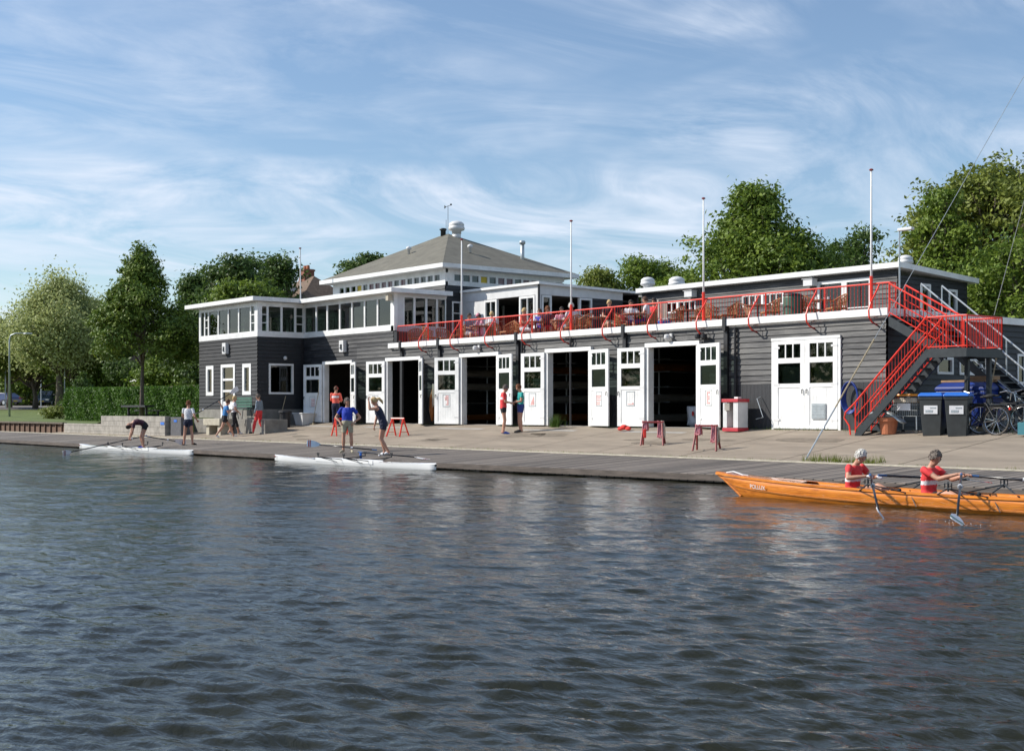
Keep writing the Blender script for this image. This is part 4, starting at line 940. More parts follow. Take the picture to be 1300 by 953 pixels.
person(g,face(165),pose(STAND,knL=(.16,.1,.49),anL=(.24,.1,.08),toL=(.40,.1,.05),knR=(.0,-.1,.5),anR=(-.24,-.1,.10),toR=(-.1,-.1,.03),elL=(.02,.24,1.13),wrL=(.12,.2,.90),hea=(.05,0,1.61)),
 'older person walking in bright red trousers and a grey shirt','grey','red','greyhair','black',sleeve=1.9,leg=1.93,scale=.97)
g=G(441,574.5)
person(g,face(-95),pose(STAND,elL=(-.08,.40,1.13),wrL=(.06,.22,.98),elR=(-.08,-.40,1.13),wrR=(.06,-.22,.98),knL=(.02,.13,.49),anL=(0,.14,.08),toL=(.15,.2,.03),knR=(.02,-.12,.49),anR=(0,-.13,.08),toR=(.15,-.19,.03)),
 'stocky person in bright blue T-shirt and khaki shorts, hands on hips','blue','khaki','greyhair','khaki',leg=.62,scale=1.0,belly=.035,look=.2)
g=G(487,579)
person(g,face(178),pose(STAND,pel=(0,0,.95),wai=(.05,0,1.10),che=(.13,0,1.28),nec=(.20,0,1.46),hea=(.27,0,1.60),shL=(.18,.17,1.40),shR=(.18,-.17,1.40),elL=(.38,.2,1.38),wrL=(.42,.12,1.62),elR=(.24,-.25,1.13),wrR=(.30,-.2,.88),knL=(.08,.1,.53),anL=(-.16,.1,.14),toL=(-.02,.1,.04),knR=(.07,-.1,.51),anR=(-.02,-.1,.11),toR=(.13,-.11,.03),hiL=(0,.09,.92),hiR=(0,-.09,.92)),
 'slim blond person in navy rowing suit leaning forward with one arm raised','navy','navy','blond','white',leg=.32,scale=1.03,tank=True,pony=True)
g=G(437,545.5)
person(Vector((-26.4,-1.15,.92)),face(75),pose(STAND,elL=(.06,.24,1.15),wrL=(.22,.12,1.12),elR=(.06,-.24,1.15),wrR=(.24,-.12,1.12)),
 'person with red cap and coral jacket standing in the first doorway','coral','navy','brown','black',band=(.66,.80),cap='red',sleeve=1.95,leg=1.95,scale=.97)
g=G(639,551)
person(g,face(8),pose(STAND,hea=(.08,0,1.60),nec=(.03,0,1.46),elL=(.04,.22,1.14),wrL=(.27,.12,1.12),elR=(.04,-.22,1.14),wrR=(.28,-.1,1.10),knL=(.07,.09,.5),anL=(-.02,.08,.08)),
 'person in red polo shirt and black shorts looking down, before the third doorway','red','black','greyhair','bluec',band=(.62,.76),leg=.33,scale=.97,sleeve=.7,lowtop=.12)
g=G(661,549)
person(g,face(-165),pose(STAND,hea=(.07,0,1.61),elL=(.04,.22,1.14),wrL=(.26,.1,1.10),elR=(.04,-.22,1.14),wrR=(.27,-.08,1.10)),
 'person with curly hair in teal T-shirt and denim shorts','teal','denim','ginger','black',leg=.42,scale=.94,look=.2)
# the terrace
TB=(('grey','white','darkhair',595,1.15,-60,'person in a grey top with crossed legs at the leftmost terrace table',0),
 ('pink','pink','darkhair',609,1.5,-150,'small person with a pink cap beside the leftmost terrace table',1),
 ('white','khaki','blond',624,1.2,80,'fair haired person in a white shirt seen from behind next to the pink cap',0),
 ('coral','white','blond',664,1.1,-20,'blond person in a coral top leaning over a terrace table',0),
 ('blue','navy','brown',686,1.9,-120,'person in a blue shirt at the table near the porch corner',0),
 ('maroon','red','ginger',695,1.3,-90,'long haired person in a dark top and red skirt near the porch corner',2),
 ('white','grey','silver',726,1.0,120,'white haired person in a white shirt beside the second flagpole',0),
 ('pink','red','darkhair',713,1.9,-90,'person in a pink top behind the round table right of the porch',0),
 ('black','khaki','blond',773,1.2,-80,'short haired blond person in a black top in front of the dark wall',0),
 ('coral','khaki','brown',789,1.3,-30,'small child in coral next to the blond person in black',3),
 ('white','denim','darkhair',801,1.8,-100,'dark haired person in a white shirt reaching over the table',0),
 ('white','denim','brown',821,1.25,170,'large brown haired person in white with an arm resting on the table',0),
 ('red','navy','darkhair',831,1.9,-120,'person in a red shirt at the right end of the group of guests',0))
for top,low,hair,px,y,fd,lab,kk in TB:
    x=onY(px,y); person((x,y,4.12),face(fd),SEAT,lab,top,low,hair,'black',leg=.9,scale=.72 if kk==3 else .97,vox=.028,group='guests seated on the roof terrace',cap='pink' if kk==1 else None,longhair=kk==2)
# ------------------------------------------------------------------ TERRACE FURNITURE
def chair_proto():
    o=empty('wicker_chair',(0,0,0),'brown wicker armchair','chair','wicker armchairs on the terrace')
    b=MB(); b.box(-.24,.24,-.24,.24,.40,.46); b.build('seat',MT['wicker'],o,bevel=.02)
    b=MB(); rg=[]
    for i in range(13):
        a=R(80)+R(200)*i/12; rg.append([(.27*math.cos(a),.27*math.sin(a),.44),(.30*math.cos(a),.30*math.sin(a),.66+.20*max(0,-math.cos(a))),(.27*math.cos(a),.27*math.sin(a),.66+.20*max(0,-math.cos(a))),(.25*math.cos(a),.25*math.sin(a),.44)])
    b.tube([r_[1] for r_ in rg],.022,6)
    for i_ in range(len(rg)-1):
        p_,q_=Vector(rg[i_][0]),Vector(rg[i_][1]); p2,q2=Vector(rg[i_+1][0]),Vector(rg[i_+1][1]); b.tube([p_,q_],.012,4,cap=False); b.tube([p_,q2],.008,4,cap=False); b.tube([p2,q_],.008,4,cap=False)
    b.tube([Vector(r_[0]).lerp(Vector(r_[1]),.5) for r_ in rg],.012,4); b.build('backrest',MT['wicker'],o,smooth=False)
    for sx in(-1,1):
        for sy in(-1,1): b=MB(); b.tube([(.2*sx,.2*sy,.42),(.24*sx,.23*sy,0)],.02,6); b.build('leg',MT['wicker'],o)
    return o
CP=chair_proto(); used=False
def put_chair(px,y,deg,lab):
    global used
    x=onY(px,y)
    if not used: CP.location=(x,y,4.12); CP.rotation_euler=(0,0,face(deg)); CP['label']=lab; used=True; return CP
    return dup(CP,(x,y,4.12),face(deg),lab)
def table_proto():
    o=empty('round_table',(0,0,0),'round table','table','round tables on the terrace')
    b=MB(); b.lathe((0,0,.70),[(.40,0),(.41,.02),(.40,.035)],20); b.build('tabletop',MT['tabletop'],o); b=MB(); b.tube([(0,0,.70),(0,0,.05)],.03,8); b.build('column',MT['steel'],o)
    b=MB()
    for k in range(4): a=k*math.pi/2; b.tube([(0,0,.06),(.3*math.cos(a),.3*math.sin(a),.015)],.02,5)
    b.build('foot',MT['steel'],o); return o
TP=table_proto(); tu=False; CUPL={}
for px,y,lab in ((609,.75,'round table with cups between the pink cap and the leftmost guest'),(680,.8,'round brown table in front of the guest in coral'),(712,1.1,'round table left of the white haired guest'),(760,1.2,'round table between the white haired guest and the guest in black'),(806,.9,'round table in front of the guests in white'),(873,1.2,'empty red brown round table near the third flagpole'),(962,1.4,'empty round table left of the dark litter bin'),(1045,1.5,'empty round table near the upper glass doors')):
    CUPL[lab]=' '.join(lab.replace('empty ','').split()[:9])
    x=onY(px,y)
    if not tu: TP.location=(x,y,4.12); TP['label']=lab; tu=True; t=TP
    else: t=dup(TP,(x,y,4.12),0,lab)
    for k in range(3):
        m=MB(); m.lathe((0,0,0),[(.03,0),(.04,.09),(.038,.09)],8); c=m.build('cup',MT['paper']); c.location=(x+.2*math.cos(k*2.1+px),y+.2*math.sin(k*2.1+px),4.855); tag(c,'white cup, '+('left','right','rear')[k]+' one on the '+CUPL[lab].replace(' the ',' ').replace('with cups ',''),'cup','cups on the terrace tables')
for px,y,d,lab in ((527,.75,-95,'leftmost wicker armchair on the terrace, back to the white boards'),(546,.8,20,'wicker armchair second from the left on the terrace'),(563,1.5,-60,'wicker armchair behind the first flagpole'),(582,.8,-170,'wicker armchair between the first flagpole and the guest in grey'),(597,1.25,-60,'wicker armchair under the guest in grey at the leftmost table'),(626,1.3,80,'wicker armchair under the guest in white left of the porch'),
  (645,.9,-150,'empty wicker armchair just left of the guest in coral'),(663,1.2,-20,'wicker armchair under the guest in coral'),(697,1.4,-90,'wicker armchair under the long haired guest'),(728,1.05,120,'wicker armchair under the white haired guest'),(741,.85,150,'empty wicker armchair right of the white haired guest'),(774,1.3,-80,'wicker armchair under the blond guest in black'),(791,1.35,-30,'wicker armchair under the child in coral'),(823,1.3,170,'wicker armchair under the large guest in white'),
  (857,.9,160,'empty wicker armchair right of the blue bucket'),(885,.9,170,'empty wicker armchair right of the third flagpole table'),(907,1.0,10,'empty wicker armchair between the third flagpole and the bare table'),(925,.8,175,'empty wicker armchair turned to the left in the middle of the empty stretch'),(940,1.5,-90,'empty wicker armchair behind the middle of the empty stretch'),(978,.9,-170,'empty wicker armchair beside the dark litter bin'),(1030,1.2,10,'empty wicker armchair just right of the dark litter bin'),(1062,1.2,-170,'rightmost empty wicker armchair before the upper glass doors')):
    put_chair(px,y,d,lab)
x=onY(846,.7); o=empty('high_back_chair',(x,.75,4.12),'pale high backed slatted chair right of the blue tub','chair')
b=MB(); b.box(-.22,.22,-.22,.22,.42,.46); b.build('seat',MT['whitewicker'],o); b=MB()
for k in range(5): b.box(-.24,-.20,-.20+k*.09,-.15+k*.09,.46,1.05)
b.box(-.25,-.2,-.22,.22,1.02,1.08); b.build('backrest',MT['whitewicker'],o)
for sx in(-1,1):
    for sy in(-1,1): b=MB(); b.tube([(.2*sx,.2*sy,.42),(.2*sx,.2*sy,0)],.02,6); b.build('leg',MT['whitewicker'],o)
x=onY(843,.45); o=empty('tub',(x,.48,4.12),'bright blue plastic tub on the terrace behind the railing','tub'); b=MB(); b.lathe((0,0,0),[(.16,0),(.22,.34),(.24,.36),(.21,.35),(.15,.03)],16); b.build('body',MT['binblue'],o,smooth=True); b=MB(); b.tube([(-.2,0,.33),(-.12,0,.45),(.12,0,.45),(.2,0,.33)],.01,5); b.build('handle',MT['galv'],o)
x=onY(1006,.75); o=empty('litter_bin',(x,.75,4.12),'dark green litter bin among the empty terrace chairs','bin'); b=MB(); b.lathe((0,0,0),[(.24,0),(.27,.05),(.27,.80),(.25,.86)],18); b.build('body',MT['green'],o,smooth=False); b=MB(); b.lathe((0,0,.86),[(.28,0),(.27,.05),(.1,.08)],18); b.build('lid',MT['black'],o)
# ------------------------------------------------------------------ ROWING BOATS
def oar(a,b_,label,group=None,blade='paper',stripe='darkred',feather=0.,face_up=False,par=None):
    a=Vector(a); b_=Vector(b_); d=b_-a; L=d.length; o=empty('oar',a,label,'oar',group)
    d.normalize(); side=d.cross(Vector((0,0,1))).normalized(); up=side.cross(d)
    if not face_up: side,up=up,side
    side=(Matrix.Rotation(feather,3,d)@side); up=(Matrix.Rotation(feather,3,d)@up)
    m=MB(); m.tube([Vector((0,0,0)),d*(L-.42)],[.021,.018],8); m.build('shaft',MT['oarblack'],o,smooth=True)
    m=MB(); m.tube([d*-.01,d*.15],.021,8); m.build('grip',mat_grip,o)
    m=MB(); m.tube([d*.80,d*.86],.036,8); m.tube([d*.84,d*.855],.042,10); m.build('collar',MT['paper'],o)
    m=MB(); prof=[(-.03,.02),(.06,.06),(.16,.10),(.30,.12),(.42,.115),(.45,.09)]
    rings=[]
    for t,w in prof:
        c=d*(L-.45+t)+up*(-.03*math.sin(t*4)); rings.append([c+side*w+up*.004,c-side*w*.8+up*.004,c-side*w*.8-up*.004,c+side*w-up*.004])
    m.loft(rings); m.build('blade',MT[blade],o)
    if stripe:
        for t in (.33,.385):
            m=MB(); c=d*(L-.45+t)+up*(-.03*math.sin(t*4)); w=.122
            m.loft([[c+d*e+side*w+up*.006,c+d*e-side*w*.82+up*.006,c+d*e-side*w*.82-up*.006,c+d*e+side*w-up*.006] for e in (-.012,.018)]); m.build('stripe',MT[stripe],o)
    return o
MT['ltblue']=mat('pale_blue_blade',(.42,.55,.70),.4,var=.1)
mat_grip=mat('oar_grip',(.03,.10,.25),.6)
def scull(loc,rz,L,label,beam=.36,depth=.24,seats=2,riggers=True):
    o=empty('rowing_scull',loc,label,'boat'); 
    rg=[]; n=30
    for i in range(n+1):
        t=i/n; s=abs(2*t-1); w=beam/2*max(.02,(1-s**2.6)); top=.12+.06*s; bot=-.10*(1-s**3)+.03*s**6
        rg.append([(L*(t-.5),-w*math.cos(math.pi*k/10),top-(top-bot)*math.sin(math.pi*k/10)**.9) for k in range(11)])
    b=MB(); b.loft(rg,cap=True,closed=False); b.build('hull',MT['hull'],o,smooth=True)
    b=MB(); rows=[]
    for i in range(n+1):
        r=rg[i]; x=r[0][0]; t=abs(2*i/n-1)
        if t>.36: rows.append((x,r[0],r[-1]))
    def deck(rs):
        if len(rs)>1: b.loft([[a,(x,0,a[2]+.035),c] for x,a,c in rs],cap=False,closed=False)
    deck([q for q in rows if q[0]<0]); b.build('deck',MT['hull'],o,smooth=True); b=MB(); deck([q for q in rows if q[0]>0]); b.build('deck',MT['hull'],o,smooth=True)
    b=MB(); x0=-L*.18; b.box(x0,-x0,-beam*.36,beam*.36,.0,.03); b.build('cockpit_floor',MT['black'],o)
    for s in (-1,1): b=MB(); b.box(x0,-x0,s*(beam*.47)-.012,s*(beam*.47)+.012,.09,.20); b.build('coaming',MT['hull'],o,bevel=.01)
    for k in range(seats):
        x=-.7+1.4*k if seats>1 else 0
        b=MB(); b.box(x-.13,x+.13,-.14,.14,.13,.16); b.build('seat',MT['black'],o,bevel=.01)
        for s in (-1,1):
            b=MB(); e=Vector((x+.35,s*.80,.27)); b.tube([(x+.05,s*beam*.45,.18),e],.012,6); b.tube([(x+.65,s*beam*.45,.18),e],.012,6); b.tube([(x+.35,s*beam*.45,.10),e],.010,6); b.tube([e-Vector((0,0,.02)),e+Vector((0,0,.10))],.016,6); b.tube([e+Vector((-.05,0,.06)),e+Vector((.05,0,.06)),e+Vector((.05,0,.12)),e+Vector((-.05,0,.12)),e+Vector((-.05,0,.06))],.010,5)
            b.build('rigger',MT['steel'],o)
    for s in (-1,1): b=MB(); b.ball((s*L*.497,0,.155),.035,8); b.build('bow_ball',MT['rubber' if s>0 else 'darkred'],o,smooth=True)
    o.rotation_euler=(0,0,rz); return o
# left scull (between picture x 103 and 241) and middle scull (350..553)
xa,xb=onY(103,-9.55),onY(241,-9.75); scull(((xa+xb)/2,-9.62,.0),0,(xb-xa),'white scull on the left with a bent rower working over it',seats=2)
xc,xd=onY(350,-9.75),onY(553,-9.8); scull(((xc+xd)/2,-9.78,.0),0,(xd-xc),'white scull in the middle of the dock beside the blue and navy pair',seats=2)
oar((*onD(186,556,51.2)[:2],.62),(*onD(79,579.5,47.3)[:2],.03),'black oar reaching over the water left of the bent rower, white red tipped blade','oars of the left scull')
oar((onY(186,-9.1),-9.1,.60),(onY(236,-7.6),-7.6,.33),'black oar lying over the dock right of the bent rower','oars of the left scull')
pa=onD(478,578,41.0); pb=onD(390,571,41.6)
oar((pa[0],pa[1],.36),(pb[0],pb[1],.55),'oar with pale blue blade and two dark red stripes by the middle scull','oars of the middle scull',blade='ltblue')
oar((onY(455,-9.3),-9.3,.38),(onY(545,-8.3),-8.3,.24),'black oar laid flat on the dock under the feet of the navy suited rower','oars of the middle scull',face_up=True)
# the oar on a shoulder
g=G(285,555.5); pa=onD(237,532.5,51.9); pb=onD(303,493,53.6); oar(pa,pb,'long oar carried on the shoulder of the striding person in blue',None,blade='paper',stripe=None)
# bottle
p=(onY(458,-9.05),-9.05,zap(-9.05)); b=MB(); b.lathe((0,0,0),[(.035,0),(.037,.16),(.018,.2),(.018,.23)],10); o=b.build('bottle',MT['binblue'],smooth=True); o.location=p; tag(o,'small blue bottle standing on the dock edge by the middle scull','bottle')
# orange wooden boat -----------------------------------------------------
GL=10.6; GX0=4.02; GY=-11.2
def gig():
    o=empty('wooden_rowing_boat',(GX0+GL/2,GY,0),'varnished orange wooden rowing boat with two rowers in red','boat'); n=44; rg=[]
    def sec(t):
        s=abs(2*t-1); bow=1-t
        w=.40*max(.012,(1-s**2.3))**.85; sheer=.27+.145*(max(0,(.5-t))*2)**2.2+.12*(max(0,(t-.5))*2)**2.2
        keel=-.14*(1-s**4)
        return w,sheer,keel
    for i in range(n+1):
        t=i/n; w,sh,ke=sec(t); x=GL*(t-.5); ring=[]
        for k in range(15):
            a=math.pi*k/14; z=sh-(sh-ke)*math.sin(a)**.85; h=(sh-z)/(sh-ke)
            rake=.62*h**.9*max(0,1-t*9)-.5*h*max(0,1-(1-t)*9)
            ring.append((x+rake,-w*math.cos(a)*(1 if abs(math.cos(a))<.93 else 1.0),z))
        rg.append(ring)
    b=MB(); b.loft(rg,cap=False,closed=False); h=b.build('hull',MT['cedar'],o,smooth=True); md=h.modifiers.new('t','SOLIDIFY'); md.thickness=.018
    for j in (0,-1):
        b=MB(); b.loft([[Vector(r[j])+Vector((0,dy,dz)) for dy,dz in ((-.018,-.03),(.018,-.03),(.018,.012),(-.018,.012))] for r in rg]); b.build('gunwale',MT['cedar'],o)
    b=MB(); b.loft([[Vector(rg[i][2])+Vector((0,-.010,dz)) for dz in (-.012,.012)]+[Vector(rg[i][2])+Vector((0,.01,dz)) for dz in (.012,-.012)] for i in range(1,n)]); b.build('rubbing_strake',mat('dark_cedar',(.45,.15,.02),.3,var=.3),o)
    b=MB(); b.tube([Vector((rg[0][k][0]-.005,0,rg[0][k][2])) for k in range(0,8)],.022,6); b.build('stem',MT['cedar'],o)
    # fore and aft decks
    for a_,e_ in ((0,9),(36,44)): b=MB(); b.loft([[rg[i][0],(rg[i][0][0],0,rg[i][0][2]+.03),rg[i][-1]] for i in range(a_,e_+1)],cap=False,closed=False); b.build('deck',MT['cedar'],o,smooth=True)
    b=MB(); b.box(-3.2,3.0,-.22,.22,-.02,.0); b.build('floorboards',MT['tabletop'],o)
    for rx in (7.19,8.66,10.5,12.0):
        x=rx-(GX0+GL/2); b=MB(); b.box(x-.14,x+.14,-.17,.17,.04,.08); b.build('seat',MT['tabletop'],o,bevel=.01)
        for s in (-1,1):
            b=MB(); e=Vector((x+.85,s*.80,.40)); 
            for dx in (.35,.85,1.35): b.tube([(x+dx,s*.36,.25),e],.011,6)
            b.tube([(x+1.35,s*.37,.26),(x+1.5,s*.42,.05)],.009,5); b.tube([e-Vector((0,0,.05)),e+Vector((0,0,.10))],.016,6); b.tube([e+Vector((-.06,0,.0)),e+Vector((.06,0,.0)),e+Vector((.06,0,.08)),e+Vector((-.06,0,.08)),e+Vector((-.06,0,.0))],.012,6)
            b.build('rigger',MT['steel'],o)
        b=MB(); b.obox((x+.86,0,.08),(.03,.34,.26),Matrix.Rotation(R(-35),3,'Y')); b.build('foot_stretcher',MT['tabletop'],o)
    # name in white letters on the bow
    cu=bpy.data.curves.new('t','FONT'); cu.body='POLLUX'; cu.size=.11; cu.extrude=.002; to=bpy.data.objects.new('t',cu); C.objects.link(to); dg=bpy.context.evaluated_depsgraph_get(); me=bpy.data.meshes.new_from_object(to.evaluated_get(dg)); bpy.data.objects.remove(to)
    nm=bpy.data.objects.new('name_lettering',me); C.objects.link(nm); me.materials.clear(); me.materials.append(MT['white']); nm.parent=o
    r0,r1=rg[3],rg[6]; p0=Vector(r0[1]); p1=Vector(r1[1]); d=(p1-p0).normalized(); upv=(Vector(r0[0])-Vector(r0[3])).normalized(); nn=d.cross(upv).normalized(); upv=nn.cross(d)
    if nn.y>0: nn=-nn
    nm.matrix_local=Matrix.Translation(Vector(rg[4][1])+nn*.03-upv*.06)@Matrix((d,upv,d.cross(upv))).transposed().to_4x4()
    b=MB(); rp=[Vector(rg[1][0])+Vector((.05,.02,.03)),Vector(rg[2][0])+Vector((0,.04,.07)),Vector(rg[3][0])+Vector((0,.06,.03)),Vector(rg[3][0])+Vector((.1,.1,.02))]; b.tube(rp,.012,6); b.build('mooring_rope',MT['paper'],o)
    return o
gig()
ROW=pose(SEAT,pel=(0,0,.11),wai=(-.02,0,.26),che=(.0,0,.47),nec=(.03,0,.65),hea=(.10,0,.79),shL=(.02,.19,.60),shR=(.02,-.19,.60),
  hiL=(.02,.09,.11),hiR=(.02,-.09,.11),knL=(.42,.11,.28),knR=(.42,-.11,.28),anL=(.78,.10,.10),anR=(.78,-.10,.10),toL=(.86,.10,.22),toR=(.86,-.10,.22))
h1=(7.62,GY-.16,.60); h1b=(7.62,GY+.16,.56)
r1=pose(ROW,elL=(.10,.33,.42),wrL=(.36,.17,.44),elR=(.10,-.33,.42),wrR=(.36,-.17,.46),hea=(.12,0,.78),che=(-.02,0,.47),wai=(-.05,0,.26))
person((7.19,GY,.05),0,r1,'white haired rower in a red shirt, left one in the orange boat','red','black','silver','black',scale=.96,band=(.52,.64),leg=.55,vox=.014,lowtop=.1,gloves=True,look=-.1)
r2=pose(ROW,elL=(.30,.20,.44),wrL=(.60,.12,.52),elR=(.30,-.20,.46),wrR=(.60,-.12,.55),knL=(.45,.11,.22),knR=(.45,-.11,.22))
person((8.66,GY,.06),0,r2,'dark grey haired rower in a red shirt, right one in the orange boat','red','black','greyhair','black',scale=.96,band=(.52,.64),leg=.55,vox=.014,lowtop=.1,look=-.15)
def near(rx,hx,lab,tip): oar((hx[0]-.04,hx[1]+.0,hx[2]),tip,lab,'oars of the orange boat',feather=R(20))
oar((7.19+.40,GY-.12,.52),(9.42,-13.62,.02),'near oar of the white haired rower, blade dipping into the water','oars of the orange boat',stripe=None,feather=R(35))
oar((7.19+.40,GY+.12,.50),(*onD(1258,612.5,22.7)[:2],.38),'far oar of the white haired rower, white blade with red tip above the dock','oars of the orange boat',face_up=True,stripe='red')
g2=onD(1214,668,1.6*1657/147)
oar((8.66+.64,GY-.10,.60),(g2[0],g2[1],.03),'near oar of the dark haired rower, white blade upright in the water','oars of the orange boat',stripe='green',feather=R(55))
oar((8.66+.64,GY+.12,.56),(11.9,-9.6,.36),'far oar of the dark haired rower running out of the picture','oars of the orange boat',face_up=True)
b=MB()       # small splash rings where the blade dips
for q,r in (((g2[0],g2[1]),.5),):
    for k in range(26):
        a=random.uniform(0,6.28); rr=random.uniform(.1,.5); b.ball((q[0]+rr*math.cos(a)*1.3,q[1]+rr*math.sin(a)*.7,.03+random.random()*.03),random.uniform(.004,.009),5)
tag(b.build('water_drops',MT['paper']),'drops splashing round the blade of the dark haired rower','splash',kind='stuff')
# ------------------------------------------------------------------ PROPS ON THE APRON
def trestle(loc,rz,label,legmt='darkred',cloth=True,group='boat trestles on the apron'):
    o=empty('trestle',loc,label,'trestle',group); o.rotation_euler=(0,0,rz); o.scale=(.86,.86,.84)
    b=MB(); b.tube([(-.36,0,.78),(.36,0,.78)],.042,6); b.build('bar',MT[legmt],o)
    for sx in (-1,1):
        for sy in (-1,1): b=MB(); b.tube([(.30*sx,0,.78),(.37*sx,.31*sy,0)],.034,6); b.build('leg',MT[legmt],o)
        b=MB(); b.tube([(.34*sx,-.22,.2),(.34*sx,.22,.2)],.013,5); b.build('brace',MT[legmt],o)
    if cloth:
        for sx,mt in ((-1,'cloth_pink'),(1,'cloth_pink'),(1,'cloth_cream')):
            w=.085 if mt=='cloth_pink' else .04; x0=.25*sx+(0 if mt=='cloth_pink' else .09); rings=[]
            for i in range(13):
                u=-1+2*i/12; z=.82-abs(u)*(.44+.12*sx) if abs(u)>.08 else .82; y=u*.17+.015*math.sin(i*2)
                rings.append([(x0+w*q+.018*math.sin(q*7+i*.8),y+(.02*math.sin(q*9)),z+.02*math.sin(q*5)) for q in (-1,-.6,-.2,.2,.6,1)])
            b=MB(); b.loft(rings,cap=False,closed=False); c=b.build('cloth',MT[mt],o,smooth=True); md=c.modifiers.new('t','SOLIDIFY'); md.thickness=.02
        if cloth==2: b=MB(); b.box(-.30,-.2,-.22,-.17,.25,.55); b.build('cloth',MT['cloth_red'],o,bevel=.02)
    return o
g=G(829,565); trestle((g.x,g.y,g.z),R(38),'trestle draped with pink striped and bright red cloths near the fifth doorway',cloth=2)
g=G(897,572); trestle((g.x,g.y,g.z),R(30),'trestle draped with pale pink cloths, nearest the closed white double doors',cloth=1)
g=G(505,554); trestle((g.x,g.y,g.z),R(15),'bare red legged trestle to the right of the rower in navy',legmt='red',cloth=False)
g=G(434,553); trestle((g.x,g.y,g.z),R(80),'bare red legged trestle behind the stocky person in blue',legmt='red',cloth=False)
g=G(791,547.5); b=MB(); 
for k in range(9): b.ball((random.uniform(-.2,.2),random.uniform(-.1,.1),.06+random.random()*.1),(random.uniform(.07,.13),.08,.06),8)
o=b.build('red_cloth_heap',MT['cloth_red'],smooth=True); o.location=(g.x,g.y+.1,g.z); tag(o,'crumpled bright red cloth on the ground between the fourth and fifth doorways','cloth')
# red and white collection cabinet by the fifth doorway
o=empty('red_white_cabinet',(-4.86,-.55,zap(-.55)),'small open white cabinet with red top and base beside the fifth doorway','cabinet')
o.scale=(.74,.8,.86); MT['cabinet_red']=mat('cabinet_red',(.50,.035,.05),.5,var=.2)
b=MB(); b.box(-.42,.40,-.3,.3,.0,.12); b.build('base',MT['cabinet_red'],o,bevel=.01); b=MB(); b.box(-.44,.42,-.32,.32,1.0,1.11); b.build('top',MT['cabinet_red'],o,bevel=.01)
for x0,x1 in ((-.40,-.20),(.14,.38)):
    b=MB(); 
    for k in range(3): w=(x1-x0)/3; b.box(x0+k*w+.006,x0+(k+1)*w,-.28,-.25,.13,1.0)
    b.box(x0,x1,-.25,.27,.13,1.0); b.build('side_panel',MT['offwhite'],o)
b=MB(); b.box(-.16,.14,.22,.26,.13,1.0); b.build('back_panel',MT['green'],o); b=MB(); b.box(-.26,.0,-.34,-.282,.72,.96); b.build('meter_box',MT['concrete'],o); b=MB(); b.box(.02,.2,-.1,.1,1.12,1.18); b.build('lid_knob',MT['white'],o)
b=MB(); b.tube([(-3.98-.35,-.06,2.0),(-3.98-.35,-.22,1.95),(-3.98-.05,-.3,1.4),(-4.3,-.3,1.35)],.012,5); o=b.build('wall_hook',MT['galv']); tag(o,'thin metal bracket on the black boards between the cabinet and closed doors','bracket')
# blue hose reel on the black boards under the stair foot
o=empty('hose_reel',(-1.05,-.10,1.95),'coiled blue hose hanging on the black boards by the closed double doors','hose')
for k in range(5): b=MB(); b.tube([(.0+(.20+.02*k)*math.cos(a),-.04-.022*k,.0+(.36+.02*k)*math.sin(a)) for a in [2*math.pi*i/20 for i in range(21)]],.022,6,cap=False); b.build('coil',MT['darkblue'],o,smooth=True)
# terracotta pot with a white sack
g=G(1128,551); o=empty('terracotta_pot',g,'square-rimmed terracotta pot on the apron under the red stairs','pot'); b=MB(); b.lathe((0,0,0),[(.19,0),(.24,.34),(.28,.34),(.29,.44),(.26,.44),(.24,.38),(.05,.36)],18); b.build('body',MT['terracotta'],o,smooth=False)
b=MB(); b.loft([[(-.5+1.0*i/10,y,.62+.10*math.sin(math.pi*i/10)+z-.22*(i/10)**2) for y,z in ((-.14,0),(-.05,.05),(.08,.05),(.16,0),(.06,-.03))] for i in range(11)]); s_=b.build('folded_sheet',MT['galv'],smooth=True); s_.location=(g.x-.05,g.y-.0,g.z-.10); tag(s_,'pale curved sheet resting on top of the terracotta pot','sheet')
# trolley
g=G(1155,550); o=empty('trolley',g,'wire supermarket style trolley with an orange handle next to the terracotta pot','trolley')
b=MB()
for z in (.45,.60,.75,.9): 
    for p,q in (((-.38,-.25),(.38,-.25)),((.38,-.25),(.38,.25)),((.38,.25),(-.38,.25)),((-.38,.25),(-.38,-.25))): b.tube([(p[0],p[1],z),(q[0],q[1],z)],.006,4)
for k in range(13): b.tube([(-.38+.76*k/12,-.25,.45),(-.38+.76*k/12,-.25,.9)],.005,4); b.tube([(-.38+.76*k/12,.25,.45),(-.38+.76*k/12,.25,.9)],.005,4)
b.build('basket',MT['galv'],o); b=MB(); b.tube([(-.42,-.27,1.0),(.42,-.27,1.0)],.03,8); b.build('handle',mat('orange_plastic',(.8,.3,.03),.4),o)
b=MB(); b.box(-.2,.2,-.275,-.26,.6,.78); b.build('sign_plate',MT['paper'],o); b=MB(); b.box(-.36,.36,-.24,.24,.80,.93); b.build('load',MT['cloth_cream'],o,bevel=.03)
for sx in(-1,1):
    for sy in (-1,1): b=MB(); b.tube([(.36*sx,.24*sy,.45),(.38*sx,.26*sy,.10)],.016,5); b.build('leg',MT['galv'],o); b=MB(); b.lathe((0,0,0),[(.05,-.015),(.05,.015)],12); w=b.build('castor',MT['rubber'],o); w.rotation_euler=(R(90),0,0); w.location=(.38*sx,.26*sy,.05)
